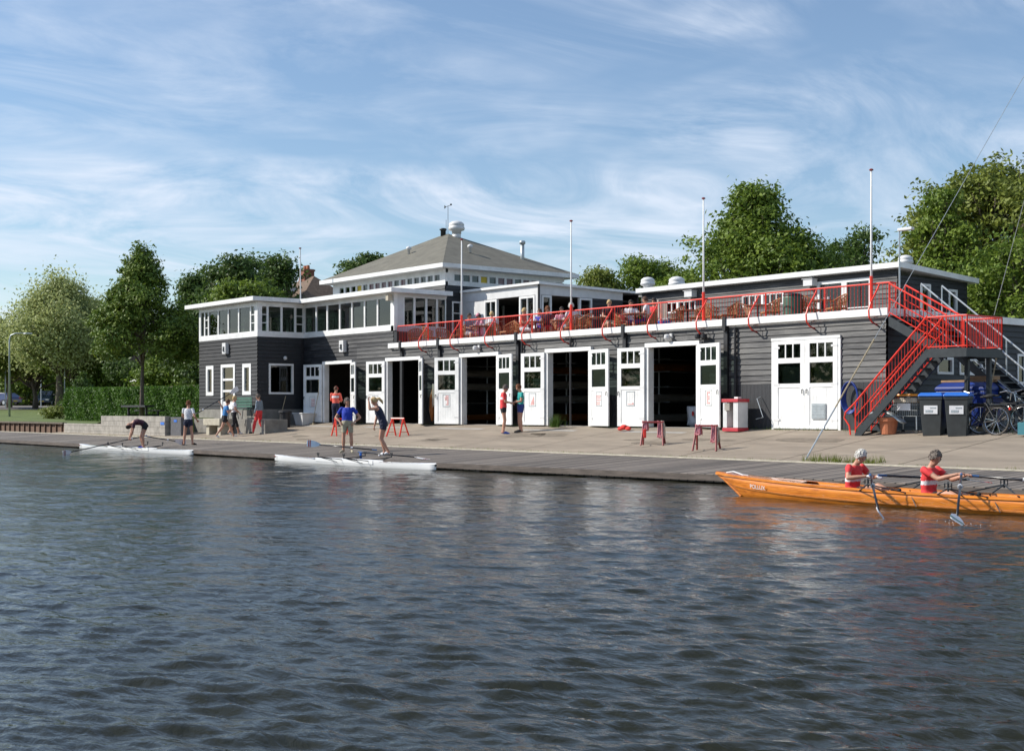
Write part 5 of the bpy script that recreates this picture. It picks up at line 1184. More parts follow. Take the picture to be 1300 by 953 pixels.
# wheelie bins
def wheelie(loc,rz,label,body='binblack',lid='binblue',s=1.,paper=True,first=[None]):
    o=empty('wheelie_bin',loc,label,'bin','wheelie bins under the stairs'); b=MB()
    b.loft([[(x*w,y*d,z) for x,y in ((-1,-1),(1,-1),(1,1),(-1,1))] for w,d,z in ((.22,.25,0),(.24,.28,.3),(.28,.34,.93),(.30,.36,.93),(.30,.36,1.0))]); b.build('body',MT[body],o,bevel=.02)
    b=MB(); b.loft([[(x*w,y*d-.01,z+ (y*.0)) for x,y in ((-1,-1),(1,-1),(1,1),(-1,1))] for w,d,z in ((.31,.38,1.0),(.31,.38,1.04),(.26,.3,1.10))]); b.build('lid',MT[lid],o,bevel=.02)
    if paper: b=MB(); b.box(-.17,.17,-.325,-.312,.56,.80); p=b.build('paper_label',MT['paper'],o); b=MB(); b.box(-.13,.05,-.331,-.326,.60,.66); b.box(-.02,.13,-.331,-.326,.70,.73); b.build('label_print',MT['galv'],o)
    for sx in (-1,1): b=MB(); b.lathe((0,0,0),[(.1,-.025),(.1,.025)],14); w=b.build('wheel',MT['rubber'],o); w.rotation_euler=(0,R(90),0); w.location=(.24*sx,.27,.1)
    o.rotation_euler=(0,0,rz); return o
g=G(1184,553.5); wheelie((g.x-.12,g.y+.25,g.z),R(18),'left of two dark grey wheelie bins with blue lids and paper labels')
g=G(1210,554); wheelie((g.x,g.y+.25,g.z),R(22),'dark grey blue-lidded wheelie bin standing directly beside the bicycles')
o=empty('waste_container',(1.75,1.2,1.06),'large dark blue waste container with wheels behind the two wheelie bins','container')
b=MB(); b.loft([[(x*w,y*d,z) for x,y in ((-1,-1),(1,-1),(1,1),(-1,1))] for w,d,z in ((.6,.40,.15),(.68,.48,.95),(.72,.52,.95),(.72,.52,1.05))]); b.build('body',MT['darkblue'],o,bevel=.03)
b=MB(); b.loft([[(x*w,y*d,z) for x,y in ((-1,-1),(1,-1),(1,1),(-1,1))] for w,d,z in ((.74,.55,1.05),(.74,.55,1.15),(.6,.4,1.28))]); b.build('lid',MT['darkblue'],o,bevel=.03)
b=MB(); b.box(-.7,.6,-.3,.3,1.28,1.34); b.box(.1,.7,-.2,.25,1.34,1.44); o2=b.build('cardboard_pile',MT['cardboard'],bevel=.01); o2.location=(1.75,1.2,1.06); tag(o2,'flattened brown cardboard lying on the dark blue container','cardboard')
for sx in (-1,1):
    b=MB(); b.tube([(.75*sx,-.3,.9),(.82*sx,0,.9),(.75*sx,.3,.9)],.025,6); b.build('handle',MT['binblue'],o); 
    for sy in (-1,1): b=MB(); b.lathe((0,0,0),[(.08,-.02),(.08,.02)],12); w=b.build('wheel',MT['rubber'],o); w.rotation_euler=(R(90),0,0); w.location=(.5*sx,.33*sy,.08)
# bicycles
def bicycle():
    o=empty('bicycle',(0,0,0),'bicycle','bicycle','bicycles parked by the stairs'); r=.35
    for x,nm in ((-.53,'rear'),(.53,'front')):
        b=MB(); b.tube([(x+r*math.cos(a),0,r+.0+r*math.sin(a)) for a in [2*math.pi*i/32 for i in range(33)]],.019,8,cap=False); w=b.build('wheel',MT['rubber'],o,smooth=True)
        b=MB(); b.tube([(x+(r-.03)*math.cos(a),0,r+(r-.03)*math.sin(a)) for a in [2*math.pi*i/32 for i in range(33)]],.009,6,cap=False); b.tube([(x,-.05,r),(x,.05,r)],.025,8); b.build('rim',MT['chrome'],w)
        b=MB()
        for k in range(18): a=2*math.pi*k/18; b.tube([(x,.02*(-1)**k,r),(x+(r-.03)*math.cos(a+.2*(-1)**k),0,r+(r-.03)*math.sin(a+.2*(-1)**k))],.0028,3,cap=False)
        b.build('spokes',MT['chrome'],w)
        b=MB(); b.tube([(x+(r+.035)*math.cos(a),0,r+(r+.035)*math.sin(a)) for a in np.linspace(.2 if x>0 else .5,2.6 if x>0 else 3.0,14)],.018,5); b.build('mudguard',MT['black'],o)
    bb=(-.08,0,.30); st=(-.22,0,.78); hd=(.33,0,.80); hb=(.36,0,.62)
    b=MB(); 
    for p,q in ((bb,st),(st,(.33,0,.74)),(bb,hb),((-.53,.05,r),bb),((-.53,-.05,r),bb),((-.53,.05,r),st),((-.53,-.05,r),st),(hd,hb)): b.tube([p,q],.016,6)
    b.build('frame',MT['black'],o); b=MB()
    for s in (-1,1): b.tube([(.36,.03*s,.62),(.42,.05*s,.45),(.53,.05*s,r)],.012,6)
    b.build('fork',MT['black'],o)
    b=MB(); b.tube([hd,(.30,0,.98)],.014,6); b.tube([(.05,-.30,1.02),(.22,-.28,1.06),(.32,-.1,.99),(.32,.1,.99),(.22,.28,1.06),(.05,.30,1.02)],.012,6); b.build('handlebar',MT['chrome'],o)
    b=MB(); b.tube([st,(-.25,0,.92)],.013,6); b.ball((-.27,0,.95),(.14,.10,.04),10); b.ball((-.14,0,.94),(.10,.04,.03),8); b.build('saddle',MT['rubber'],o,smooth=True)
    b=MB(); b.tube([(-.08,.07,.30),(-.02,.09,.14)],.010,5); b.tube([(-.08,-.07,.30),(-.14,-.09,.46)],.010,5); b.box(-.07,.03,.09,.17,.13,.15); b.box(-.19,-.09,-.17,-.09,.45,.47); b.build('pedals',MT['steel'],o)
    b=MB(); b.box(-.85,-.35,-.06,.06,.74,.76); b.tube([(-.8,.05,.74),(-.53,.06,r)],.008,4); b.tube([(-.8,-.05,.74),(-.53,-.06,r)],.008,4); b.build('luggage_rack',MT['steel'],o)
    b=MB(); b.ball((.42,0,.86),.035,8); b.build('front_lamp',MT['chrome'],o); b=MB(); b.box(-.90,-.87,-.03,.03,.62,.68); b.build('rear_reflector',MT['red'],o); return o
BK=bicycle(); spots=((1240,552,178,'black bicycle nearest the wheelie bins, turned left, whole front wheel showing'),(1272,551,12,'black bicycle at the right edge beside the foot of the steel stairs'),(1258,545,205,'black bicycle half hidden between the first one and the steel stairs'),(1294,549,160,'rightmost black bicycle cut by the edge of the photo'))
for i,(px,py,rz,lab) in enumerate(spots):
    g=G(px,py); l=(g.x,g.y,max(g.z,zap(g.y))); 
    if i==0: BK.location=l; BK.rotation_euler=(R(4),0,R(rz)); BK['label']=lab
    else: dup(BK,l,R(rz),lab)
b=MB(); b.box(-.25,.25,-.18,.18,0,.3); b.tube([(-.2,0,.3),(0,.0,.5),(.2,0,.3)],.012,5); g=G(1312,553); o=b.build('pannier_crate',mat('teal_crate',(.03,.16,.2),.6),bevel=.02); o.location=(g.x,g.y-.1,g.z+.02); tag(o,'teal crate at the right edge in front of the bicycles','crate')
b=MB(); b.tube([(0,0,0),(.25,.25,1.9)],.018,6); b.box(-.15,.15,-.04,.04,-.0,.12); o=b.build('broom',MT['rope']); o.location=(2.45,.6,1.06); tag(o,'wooden broom leaning under the landing behind the wheelie bins','broom')
# left corner by the wing: platform, bench, bin, tub, brooms
b=MB(); b.box(-35.1,-28.3,-3.45,WF-.04,.35,1.22); o=b.build('stone_platform',MT['plinth'],bevel=.02); tag(o,'low concrete platform in front of the glazed wing door with a bench on it','platform')
b=MB(); b.box(-32.6,-31.0,-4.2,-3.5,.95,1.25); b.box(-31.4,-31.1,-4.1,-3.6,.3,.95); b.box(-32.5,-32.2,-4.1,-3.6,.3,.95); o=b.build('slab_seat',MT['curb'],bevel=.02); tag(o,'pale concrete slab seat standing before the platform','slab')
o=empty('green_bench',(-31.6,-2.95,1.22),'green slatted park bench on the platform in front of the glazed wing','bench')
for nm,zz,yy in (('seat',.43,0),('backrest',.6,.2)):
    b=MB()
    for k in range(4):
        if nm=='seat': b.box(-.75,.75,-.2+k*.11,-.12+k*.11,.42,.45)
        else: b.box(-.75,.75,.22,.25,.52+k*.12,.61+k*.12)
    b.build(nm,MT['green'],o)
for sx in (-1,1): b=MB(); b.tube([(.65*sx,-.2,0),(.65*sx,-.15,.42),(.65*sx,.22,.42),(.65*sx,.25,.98)],.02,6); b.tube([(.65*sx,.22,.42),(.65*sx,.3,0)],.02,6); b.build('leg',MT['steel'],o)
x=-30.55; o=empty('round_bin',(-29.9,-1.6,zap(-1.6)-.02),'black bin standing against the pale plinth of the wing','bin'); b=MB(); b.lathe((0,0,0),[(.22,0),(.25,.66),(.26,.68)],14); b.build('body',MT['black'],o); b=MB(); b.lathe((0,0,.68),[(.31,0),(.3,.06),(.15,.12)],14); b.build('lid',MT['black'],o)
o=empty('white_tub',(-29.95,-.62,.95),'large white plastic tub in the shade left of the first doorway','tub'); b=MB(); b.loft([[(x_*w,y_*d,z) for x_,y_ in ((-1,-1),(1,-1),(1,1),(-1,1))] for w,d,z in ((.32,.25,0),(.42,.33,.5),(.46,.36,.5),(.46,.36,.55))]); b.build('body',MT['offwhite'],o,bevel=.03)
o=empty('hose_coil',(-30.2,-.1,1.95),'coil of pale hose on the black wall above the white tub','hose')
for k in range(4): b=MB(); b.tube([((.26+.02*k)*math.cos(a),-.05-.03*k,(.42+.02*k)*math.sin(a)) for a in [2*math.pi*i/20 for i in range(21)]],.02,6,cap=False); b.build('coil',MT['rope'],o,smooth=True)
for (x,y,lab) in ((-29.35,-.45,'long wooden broom leaning beside the first doorway'),(-30.75,-1.35,'short wooden broom leaning on the wing wall next to the black bin')):
    b=MB(); b.tube([(0,-.1,0),(0,.25,1.7 if 'long' in lab else 1.3)],.018,6); b.box(-.17,.17,-.16,-.06,0,.1); o=b.build('broom',MT['rope']); o.location=(x,y,.95); tag(o,lab,'broom')
# hanging cloth and orange fender between doors two and three
o=empty('orange_fender',(onY(549,-.2),-.2,1.2),'orange curved fender hanging on the wall between the second and third doorways','fender'); b=MB(); b.tube([(0,0,0),(-.04,0,.4),(-.02,0,.9),(.04,0,1.25)],[.05,.11,.1,.04],10); b.build('body',MT['orangehull'],o,smooth=True); b=MB(); b.tube([(.04,0,1.25),(.04,.05,1.4)],.012,5); b.build('cord',MT['rope'],o)
b=MB(); b.loft([[(-.16+.32*i/10,.03*math.sin(i*2.1)-.02,z) for z in (0,-.3,-.6,-.85-.08*math.sin(i))] for i in range(11)],cap=False,closed=False); o=b.build('towel',MT['cloth_cream'],smooth=True); o.modifiers.new('t','SOLIDIFY').thickness=.02; o.location=(onY(552,-.27)+.06,-.30,2.65); tag(o,'cream towel hanging beside the orange fender','towel')
# left retaining walls
b=MB(); x=-75
while x<-48.3: b.box(x,x+.09,-4.72,-4.60,.1,.86); x+=.85
b.box(-80,-48.2,-4.64,-4.58,.1,.92)
o=b.build('timber_revetment',mat('brown_timber',(.17,.10,.065),.85,var=.4,scale=3,stretch=(2,2,.5)),bevel=.01); tag(o,'low timber revetment with uprights holding the lawn bank','revetment'); b=MB(); b.box(-80,-48.2,-4.80,-4.55,.88,.97); b.build('capping',MT['bark'],o)
def blockwall(x0,x1,y0,y1,z0,z1,label,name='concrete_wall'):
    b=MB(); h=.26; r=0; z=z0
    while z<z1-.02:
        x=x0-(.5 if r%2 else 0)
        while x<x1:
            a,e=max(x,x0),min(x+1.0,x1)
            if e-a>.05: b.box(a+.004,e-.004,y0,y1,z+.004,min(z+h,z1)-.003)
            x+=1.0
        z+=h; r+=1
    o=b.build(name,MT['concrete'],bevel=.008); tag(o,label,'wall'); return o
blockwall(-48.1,-42.9,-4.75,-4.5,.30,.93,'low section of pale concrete block wall beside the timber revetment')
wl=blockwall(-42.9,-35.3,-4.78,-4.5,.30,1.36,'taller pale concrete block wall behind the bent rower')
b=MB(); b.box(-35.75,-35.35,-4.80,-4.782,.95,1.07); b.build('plaque',MT['binblue'],wl)
b=MB(); b.box(-35.1,-34.0,-4.6,-4.1,.35,1.30); o=b.build('grey_locker',mat('grey_locker',(.10,.10,.11),.7,var=.3),bevel=.02); tag(o,'dark grey waist high box at the right end of the tall concrete wall','box'); b=MB(); b.box(-34.7,-34.4,-4.62,-4.6,1.08,1.18); b.build('plaque',MT['binblue'],o)
o=empty('picnic_bench',(onD(178,523,66)[0],onD(178,523,66)[1],1.15),'dark picnic bench behind the concrete wall under the lime tree','bench'); b=MB(); b.box(-1.5,1.5,-.4,.1,.62,.72); b.build('tabletop',MT['black'],o); b=MB(); b.box(-1.6,1.6,.35,.6,.42,.48); b.build('seat',MT['black'],o)
for sx in(-1,1): b=MB(); b.box(1.1*sx-.05,1.1*sx+.05,-.2,-.1,0,.62); b.box(1.1*sx-.05,1.1*sx+.05,.42,.5,0,.42); b.box(1.1*sx-.04,1.1*sx+.04,-.2,.5,.2,.27); b.build('leg',MT['black'],o)
# grass tufts
def tufts(name,pts,h,label,n=6):
    vs=[];fs=[]
    for p in pts:
        for k in range(n):
            a=random.uniform(0,6.28); hh=h*random.uniform(.4,1.2); x=p[0]+random.gauss(0,.05); y=p[1]+random.gauss(0,.05); w=.006; dx,dy=random.gauss(0,.25)*hh,random.gauss(0,.25)*hh
            i=len(vs); vs+=[(x-w*math.cos(a),y-w*math.sin(a),p[2]),(x+w*math.cos(a),y+w*math.sin(a),p[2]),(x+dx,y+dy,p[2]+hh)]; fs.append((i,i+1,i+2))
    b=MB(); b.add(vs,fs); o=b.build(name,MT['leaf_yellow'] if 'dry' in label else MT['leaf_mid']); tag(o,label,'grass',kind='stuff'); return o
P=[]
for k in range(170):
    t=random.random()**1.3; x=1.3+2.0*random.random()**1.2; y=-5.0+random.gauss(0,.12); P.append((x,y,zap(y)-.01))
tufts('grass_tufts',P[:110],.18,'dry grass tuft growing at the kerb below the guy wire',5)
P=[]
for k in range(520):
    x=random.uniform(-28,6); 
    if any(a-.1<x<e+.1 for a,e in OPEN): continue
    y=-.08-abs(random.gauss(0,.07)) if x<0 else random.uniform(-.35,1.2); P.append((x,y,zap(y)-.01))
tufts('grass_tufts',P,.10,'small green weeds along the foot of the boathouse wall',4)
P=[(-13.35+random.gauss(0,.1),-.25+random.gauss(0,.05),1.02) for k in range(60)]
tufts('weed_clump',P,.45,'taller green weed between the two standing people',6)
P=[(random.uniform(-45,20),-5.17+random.random()*.06,.40) for k in range(260)]; tufts('grass_tufts',P,.06,'thin dry grass tufts along the kerb joint',4)
# ------------------------------------------------------------------ TREES
def leaves(b_lobes,nclump,per,leaf,rc,seed,flat=.55,shell=.55):
    g=np.random.default_rng(seed); L=np.array(b_lobes,float); vol=(L[:,3]*L[:,4]*L[:,5])**(2/3); pr=vol/vol.sum()
    idx=g.choice(len(L),nclump,p=pr); d=g.normal(size=(nclump,3)); d/=np.linalg.norm(d,axis=1)[:,None]
    low=(d[:,2]<-.2)&(g.random(nclump)<.45); d[low,2]*=-1
    r=(shell+(1-shell)*g.random(nclump)**.6)*(1+.16*g.normal(size=nclump)*.8)
    c=L[idx,:3]+d*r[:,None]*L[idx,3:6]
    cs=rc*(.55+.9*g.random(nclump)); n=nclump*per
    off=g.normal(size=(n,3))*.5; off[:,2]*=flat
    P=np.repeat(c,per,0)+off*np.repeat(cs,per)[:,None]
    dn=np.repeat(d,per,0)*.7+g.normal(size=(n,3))*.65; dn[:,2]+=.45; dn/=np.linalg.norm(dn,axis=1)[:,None]
    t=np.cross(dn,g.normal(size=(n,3))); t/=np.linalg.norm(t,axis=1)[:,None]; s=np.cross(dn,t)
    sz=leaf*(.6+.8*g.random(n))[:,None]
    V=np.stack([P-t*sz,P+s*sz*.5,P+t*sz,P-s*sz*.5],1).reshape(-1,3)
    tint=np.clip(np.repeat(g.random(nclump),per)*.55+g.random(n)*.45,0,1)
    return V,tint
def leafmesh(name,V,tint,m,parent):
    n=len(V)//4; me=bpy.data.meshes.new(name); me.vertices.add(len(V)); off=np.array(parent.location) if parent else 0
    me.vertices.foreach_set('co',(V-off).ravel()); me.loops.add(len(V)); me.loops.foreach_set('vertex_index',np.arange(len(V))); me.polygons.add(n); me.polygons.foreach_set('loop_start',np.arange(0,len(V),4)); me.update(calc_edges=True)
    at=me.attributes.new('tint','FLOAT','FACE'); at.data.foreach_set('value',tint.astype(np.float32)); me.materials.append(m); o=bpy.data.objects.new(name,me); C.objects.link(o)
    if parent: o.parent=parent
    return o
def tree(base,H,lobes,m,label,seed,nclump=900,per=26,leaf=.12,rc=.6,trunk=.2,th=None,group=None,name='tree',shell=.55,cat='tree',flat=.55,limbs=True):
    """lobes: (dx,dy,z,rx,ry,rz) relative to base"""
    o=empty(name,base,label,cat,group); B=Vector(base); rnd=random.Random(seed)
    b=MB(); top=th or H*.6; pts=[Vector((0,0,-.3))]+[Vector((rnd.gauss(0,.05)*k,rnd.gauss(0,.05)*k,top*k/5)) for k in range(1,6)]
    b.tube(pts,[trunk*1.25]+[trunk*(1-.16*k) for k in range(1,6)],9)
    if limbs:
        for l in lobes:
            e=Vector(l[:3]); st=pts[rnd.randint(2,4)]; mid=st.lerp(e,.5)+Vector((0,0,-.08*H*rnd.random())); b.tube([st,mid,e],[trunk*.42,trunk*.28,trunk*.1],6)
            for q in range(5):
                d=Vector((rnd.gauss(0,1),rnd.gauss(0,1),rnd.gauss(.3,.6))).normalized(); b.tube([mid.lerp(e,rnd.random()),e+Vector((d.x*l[3],d.y*l[4],d.z*l[5]))*.85],[trunk*.16,trunk*.03],4)
    b.build('trunk',MT['bark'],o,smooth=True)
    V,t=leaves([(B.x+l[0],B.y+l[1],B.z+l[2],l[3],l[4],l[5]) for l in lobes],nclump,per,leaf,rc,seed,shell=shell,flat=flat)
    leafmesh('crown',V,t,m,o); return o
def rl(seed,n,R_,z0,z1,r,prof=None):
    R_*=1.28; n=int(n*1.25)
    """random lobes filling a crown: prof(t) gives the half width at height t"""
    g=random.Random(seed); L=[]
    for i in range(n):
        t=(i+.5)/n; w=R_*(prof(t) if prof else math.sin(math.pi*(.12+.8*t))**.6); a=g.uniform(0,6.28); q=max(0,w-r*.6)*(.45+.55*g.random()**.5); rr=r*(.75+.5*g.random())*(.6+.4*min(1,w/R_))
        L.append((q*math.cos(a),q*math.sin(a),z0+(z1-z0)*t,rr,rr,rr*.8))
    return L
# the lime tree on the lawn
D=66; bx,by,_=onD(180,523,D); cone=lambda t:(1-t)**.75*1.0 if t>.25 else .80+t*.6
tree((bx,by,1.2),9,rl(3,26,2.6,3.2,7.9,1.0,cone)+[(0,0,8.35,.4,.4,.6)],MT['leaf_lime'],'upright lime tree standing alone behind the concrete wall',31,1900,24,.085,.36,trunk=.12,th=6.5,name='lime_tree',shell=.45)
# big tree behind the right building
bx,by,_=onD(958,450,76)
pr=lambda t:[1.0,1.03,1.0,.93,.82,.70,.55,.42,.30,.18][min(9,int(t*10))]
tree((bx,by,1.2),14.5,rl(5,44,4.7,4.3,12.9,1.7,pr),MT['leaf_mid'],'large dense broad tree rising behind the upper building with the flagpole before it',51,2300,26,.13,.7,trunk=.4,name='maple_tree',shell=.5)
bx,by,_=onD(1088,450,84)
tree((bx,by,1.2),12.5,rl(6,16,2.3,6,11.3,1.2),MT['leaf_dark'],'smaller darker tree behind the flat roof between the two biggest trees',52,700,24,.12,.6,trunk=.25)
# right edge tree
bx,by,_=onD(1262,450,62)
pr2=lambda t:[.9,1.0,1.05,1.05,1.0,.95,.9,.8,.66,.42][min(9,int(t*10))]
tree((bx,by,1.2),13.6,rl(8,54,4.3,1.6,11.3,1.6,pr2),MT['leaf_olive'],'tall olive green tree at the right edge of the photo',53,3000,26,.12,.6,trunk=.4,name='maple_tree',shell=.5)
bx,by,_=onD(1190,450,58)
tree((bx,by,1.2),11,[(0.2,0,8.8,.8,.8,.6),(-.75,0,8.3,.5,.5,.35),(-.4,.2,9.5,.5,.5,.4),(.5,0,9.7,.7,.7,.5),(-.1,.1,7.3,.7,.7,.45),(.7,0,6.6,1.2,1.2,.8),(-.7,0,5.8,.9,.9,.6),(0,0,5.0,1.5,1.5,1.0),(1.6,0,5.2,1.5,1.5,1.2),(.9,.3,8.0,.9,.9,.7)],MT['leaf_mid'],'light branched maple with gaps of sky left of the olive green tree',54,560,24,.10,.42,trunk=.16,th=8.5,shell=.35)
bx,by,_=onD(1330,450,48); tree((bx,by,1.0),7,rl(9,20,3.4,.8,6.5,1.4),MT['leaf_mid'],'green shrubbery behind the steel staircase at the right edge',55,1100,24,.10,.5,trunk=.15,name='shrub',cat='shrub')
bx,by,_=onD(1240,450,60); tree((bx-1,by+1,1.0),7,rl(19,24,4.0,.8,6.5,1.5),MT['leaf_dark'],'dark low tree filling the gap behind the upper building corner',57,1200,24,.11,.55,trunk=.15)
# two trees between the hall and the right building
bx,by,_=onD(765,450,92); tree((bx,by,1.3),11,rl(10,18,2.0,6,9.9,1.1),MT['leaf_olive'],'small olive tree just right of the second flagpole, behind the roofs',58,700,22,.12,.6,trunk=.2)
bx,by,_=onD(822,450,92); tree((bx,by,1.3),12,rl(11,24,2.6,6,10.3,1.1,lambda t:[.7,.9,1.05,.9,.6][min(4,int(t*5))]),MT['leaf_mid'],'open crowned tree behind the square roof ventilator',59,950,22,.12,.6,trunk=.25,shell=.4)
bx,by,_=onD(860,450,88); tree((bx,by,1.3),9,rl(12,14,1.6,5,9,1.0),MT['leaf_mid'],'low tree at the left foot of the large broad tree',60,500,22,.12,.6,trunk=.2)
# pine behind the hall
bx,by,_=onD(467,450,95); tree((bx,by,1.5),12.5,rl(13,16,1.7,8,11.2,.8),MT['leaf_dark'],'dark pine top showing left of the hipped roof',61,600,24,.12,.45,trunk=.25,name='pine_tree',shell=.3)
# dark group behind the wing
for i,(px,py,D,w,lab,m) in enumerate(((262,390,80,2.3,'dark tree with pointed tops directly left of the glazed wing roof','leaf_dark'),(298,322,84,3.0,'tallest dark tree above the glazed left wing','leaf_dark'),(345,325,88,2.9,'dark round tree left of the chimney house','leaf_dark'),(318,360,76,3.2,'lighter green tree in front of the dark ones above the wing','leaf_mid'),(232,430,92,2.6,'middling tree filling the gap between the lime tree and the wing','leaf_mid'),(250,345,90,1.6,'slim dark tree peeking above the left corner of the wing roof','leaf_dark'))):
    bx,by,tz=onD(px,py,D); H=tz-1.2; tree((bx,by,1.2),H,rl(20+i,22,w,H*.35,H*.94,1.25,lambda t:(1-t*.55)),MT[m],lab,70+i,1250,24,.12,.55,trunk=.25,shell=.45)
# willow and its neighbours
bx,by,tz=onD(76,352,112); H=tz-2
tree((bx,by,2.0),H,rl(31,34,4.0,H*.38,H*.92,1.6,lambda t:[.9,1,1,.95,.85,.75,.6,.5,.4,.25][min(9,int(t*10))]),MT['leaf_willow'],'tall pale feathery willow behind the lawn',81,1700,26,.13,.9,trunk=.35,name='willow_tree',shell=.4,flat=1.3)
for i,(px,py,D,w,lab,m) in enumerate(((118,375,118,2.6,'olive crown right behind the willow, hidden partly by the lime tree','leaf_olive'),(12,402,125,4.2,'rounded brownish green tree at the left edge of the photo','leaf_olive'),(45,430,120,3.6,'low bushy tree in front of the willow trunk','leaf_olive'),(-25,420,120,3.5,'broad tree beyond the left edge, only its side showing','leaf_mid'),(100,445,116,3.2,'low green tree above the dark parked vehicle','leaf_mid'),(150,440,116,3.0,'green bush tree left of the lime tree trunk in the distance','leaf_mid'),(205,425,118,3.6,'pale distant tree right of the lime tree trunk','leaf_willow'),(242,460,96,2.0,'brownish bush next to the wing wall','leaf_olive'))):
    bx,by,tz=onD(px,py,D); H=max(3,tz-2); tree((bx,by,2.0),H,rl(40+i,20,w,max(H*.15,3.3 if px<110 else 0),H*.92,1.5 if px>110 else 1.1,lambda t:(1-t*.5)),MT[m],lab,90+i,1000,24,.14,.7,trunk=.25,shell=.45)
for i,(px,py,D,r,lab) in enumerate(((153,470,98,1.0,'left of two small round topiary trees beyond the hedge'),(172,473,97,.85,'right of two small round topiary trees beyond the hedge'),(205,473,96,1.15,'round topiary tree in front of the white parasols'))):
    bx,by,cz=onD(px,py,D); tree((bx,by,1.4),cz-1.4,[(0,0,cz-1.4,r,r,r*.8)],MT['leaf_dark'] if i<2 else MT['leaf_mid'],lab,110+i,420,20,.08,.3,trunk=.07,th=cz-1.4,name='topiary_tree',shell=.7)
bx,by,cz=onD(105,478,100); tree((bx,by,1.5),cz-1.5+.3,[(0,0,(cz-1.5)*t,1.7*(1-t)+.1,1.7*(1-t)+.1,.45) for t in (.2,.4,.6,.8,.98)],MT['leaf_dark'],'dark cone shaped fir behind the left end of the hedge',115,420,22,.10,.35,trunk=.08,name='fir_tree')
bx,by,cz=onD(232,482,88); tree((bx,by,1.3),1.9,[(k*1.0-1.2,k*.4,1.2,.9,.9,.7) for k in range(4)],MT['leaf_yellow'],'yellow green bush above the right end of the hedge',116,420,22,.08,.35,trunk=.06,name='shrub',cat='shrub')
bx,by,cz=onD(66,520,88); tree((bx,by,1.2),.8,[(0,0,.25,.8,.8,.4),(.8,.2,.3,.6,.6,.4)],MT['leaf_olive'],'small rough bush at the left end of the clipped hedge',117,160,18,.07,.25,trunk=.04,name='shrub',cat='shrub')
# far wood behind everything on the left
g_=np.random.default_rng(77); Lb=[]
for k in range(70):
    px=-60+k*5.2; D=150+g_.random()*30; x,y,_=onD(px,500,D); h=4.0+3.0*g_.random(); Lb.append((x,y,2.2+h*.45,2.4,2.4,h*.6))
V,t=leaves(Lb,3600,20,.22,1.1,5,shell=.6); o=leafmesh('far_wood',V,t,MT['leaf_mid'],None); tag(o,'dense far wood closing the view behind the parked cars','wood',kind='stuff')
# clipped hedge
def hedge():
    p0=Vector((-61.5,.2,0)); p1=Vector((-37.4,2.6,0)); d=p1-p0; L=d.length; d.normalize(); nrm=Vector((d.y,-d.x,0)); g=np.random.default_rng(9); n=90000
    face_=g.random(n); u=g.random(n)*L; hgt=2.05; thick=1.3
    zt=np.where(face_<.68,g.random(n)**.9*hgt,hgt+g.normal(size=n)*.035); oo=np.where(face_<.68,0+g.normal(size=n)*.06,g.random(n)*thick)
    endm=g.random(n)<.05; u=np.where(endm,g.normal(size=n)*.06,u); oo=np.where(endm,g.random(n)*thick,oo); zt=np.where(endm,g.random(n)*hgt,zt)
    oo=oo+.07*np.sin(u*2.1)+.05*np.sin(u*5.3+zt*4); 
    base=np.array([zland(p0.x+d.x*q,p0.y+d.y*q) for q in u[:1]])
    gz=np.interp(u,[0,L*.3,L*.6,L],[zland(-61,0),zland(-54,0),zland(-47,1),zland(-38,2)])
    P=np.stack([p0.x+d.x*u-nrm.x*oo,p0.y+d.y*u-nrm.y*oo,gz+zt-.05],1)
    ln=g.normal(size=(n,3)); ln[:,2]+=.3+(face_>.68)*1.0; ln+=np.array([nrm.x,nrm.y,0])*np.where(face_<.68,1.0,0)[:,None]; ln/=np.linalg.norm(ln,axis=1)[:,None]
    t=np.cross(ln,g.normal(size=(n,3))); t/=np.linalg.norm(t,axis=1)[:,None]; s=np.cross(ln,t); sz=(.052*(.6+.8*g.random(n)))[:,None]
    V=np.stack([P-t*sz,P+s*sz*.6,P+t*sz,P-s*sz*.6],1).reshape(-1,3); o=empty('hedge',(p0.x,p0.y,.9),'long clipped green hedge behind the lime tree and picnic bench','hedge')
    leafmesh('foliage',V,g.random(n),MT['leaf_hedge'],o)
    b=MB(); a=.12; c0=p0-nrm*a+d*a; c1=p1-nrm*a; c2=p1-nrm*(thick-a); c3=p0-nrm*(thick-a)+d*a
    z0,z1=.7,2.75; b.add([(q.x,q.y,z) for z,zz in ((.6,0),) for q in (c0,c1,c2,c3)]+[(c0.x,c0.y,zland(-61,0)+1.85),(c1.x,c1.y,zland(-38,2)+1.85),(c2.x,c2.y,zland(-38,2)+1.85),(c3.x,c3.y,zland(-61,0)+1.85)],[(0,3,2,1),(4,5,6,7),(0,1,5,4),(1,2,6,5),(2,3,7,6),(3,0,4,7)])
    b.build('inner_twigs',MT['bark'],o,world=True)
hedge()
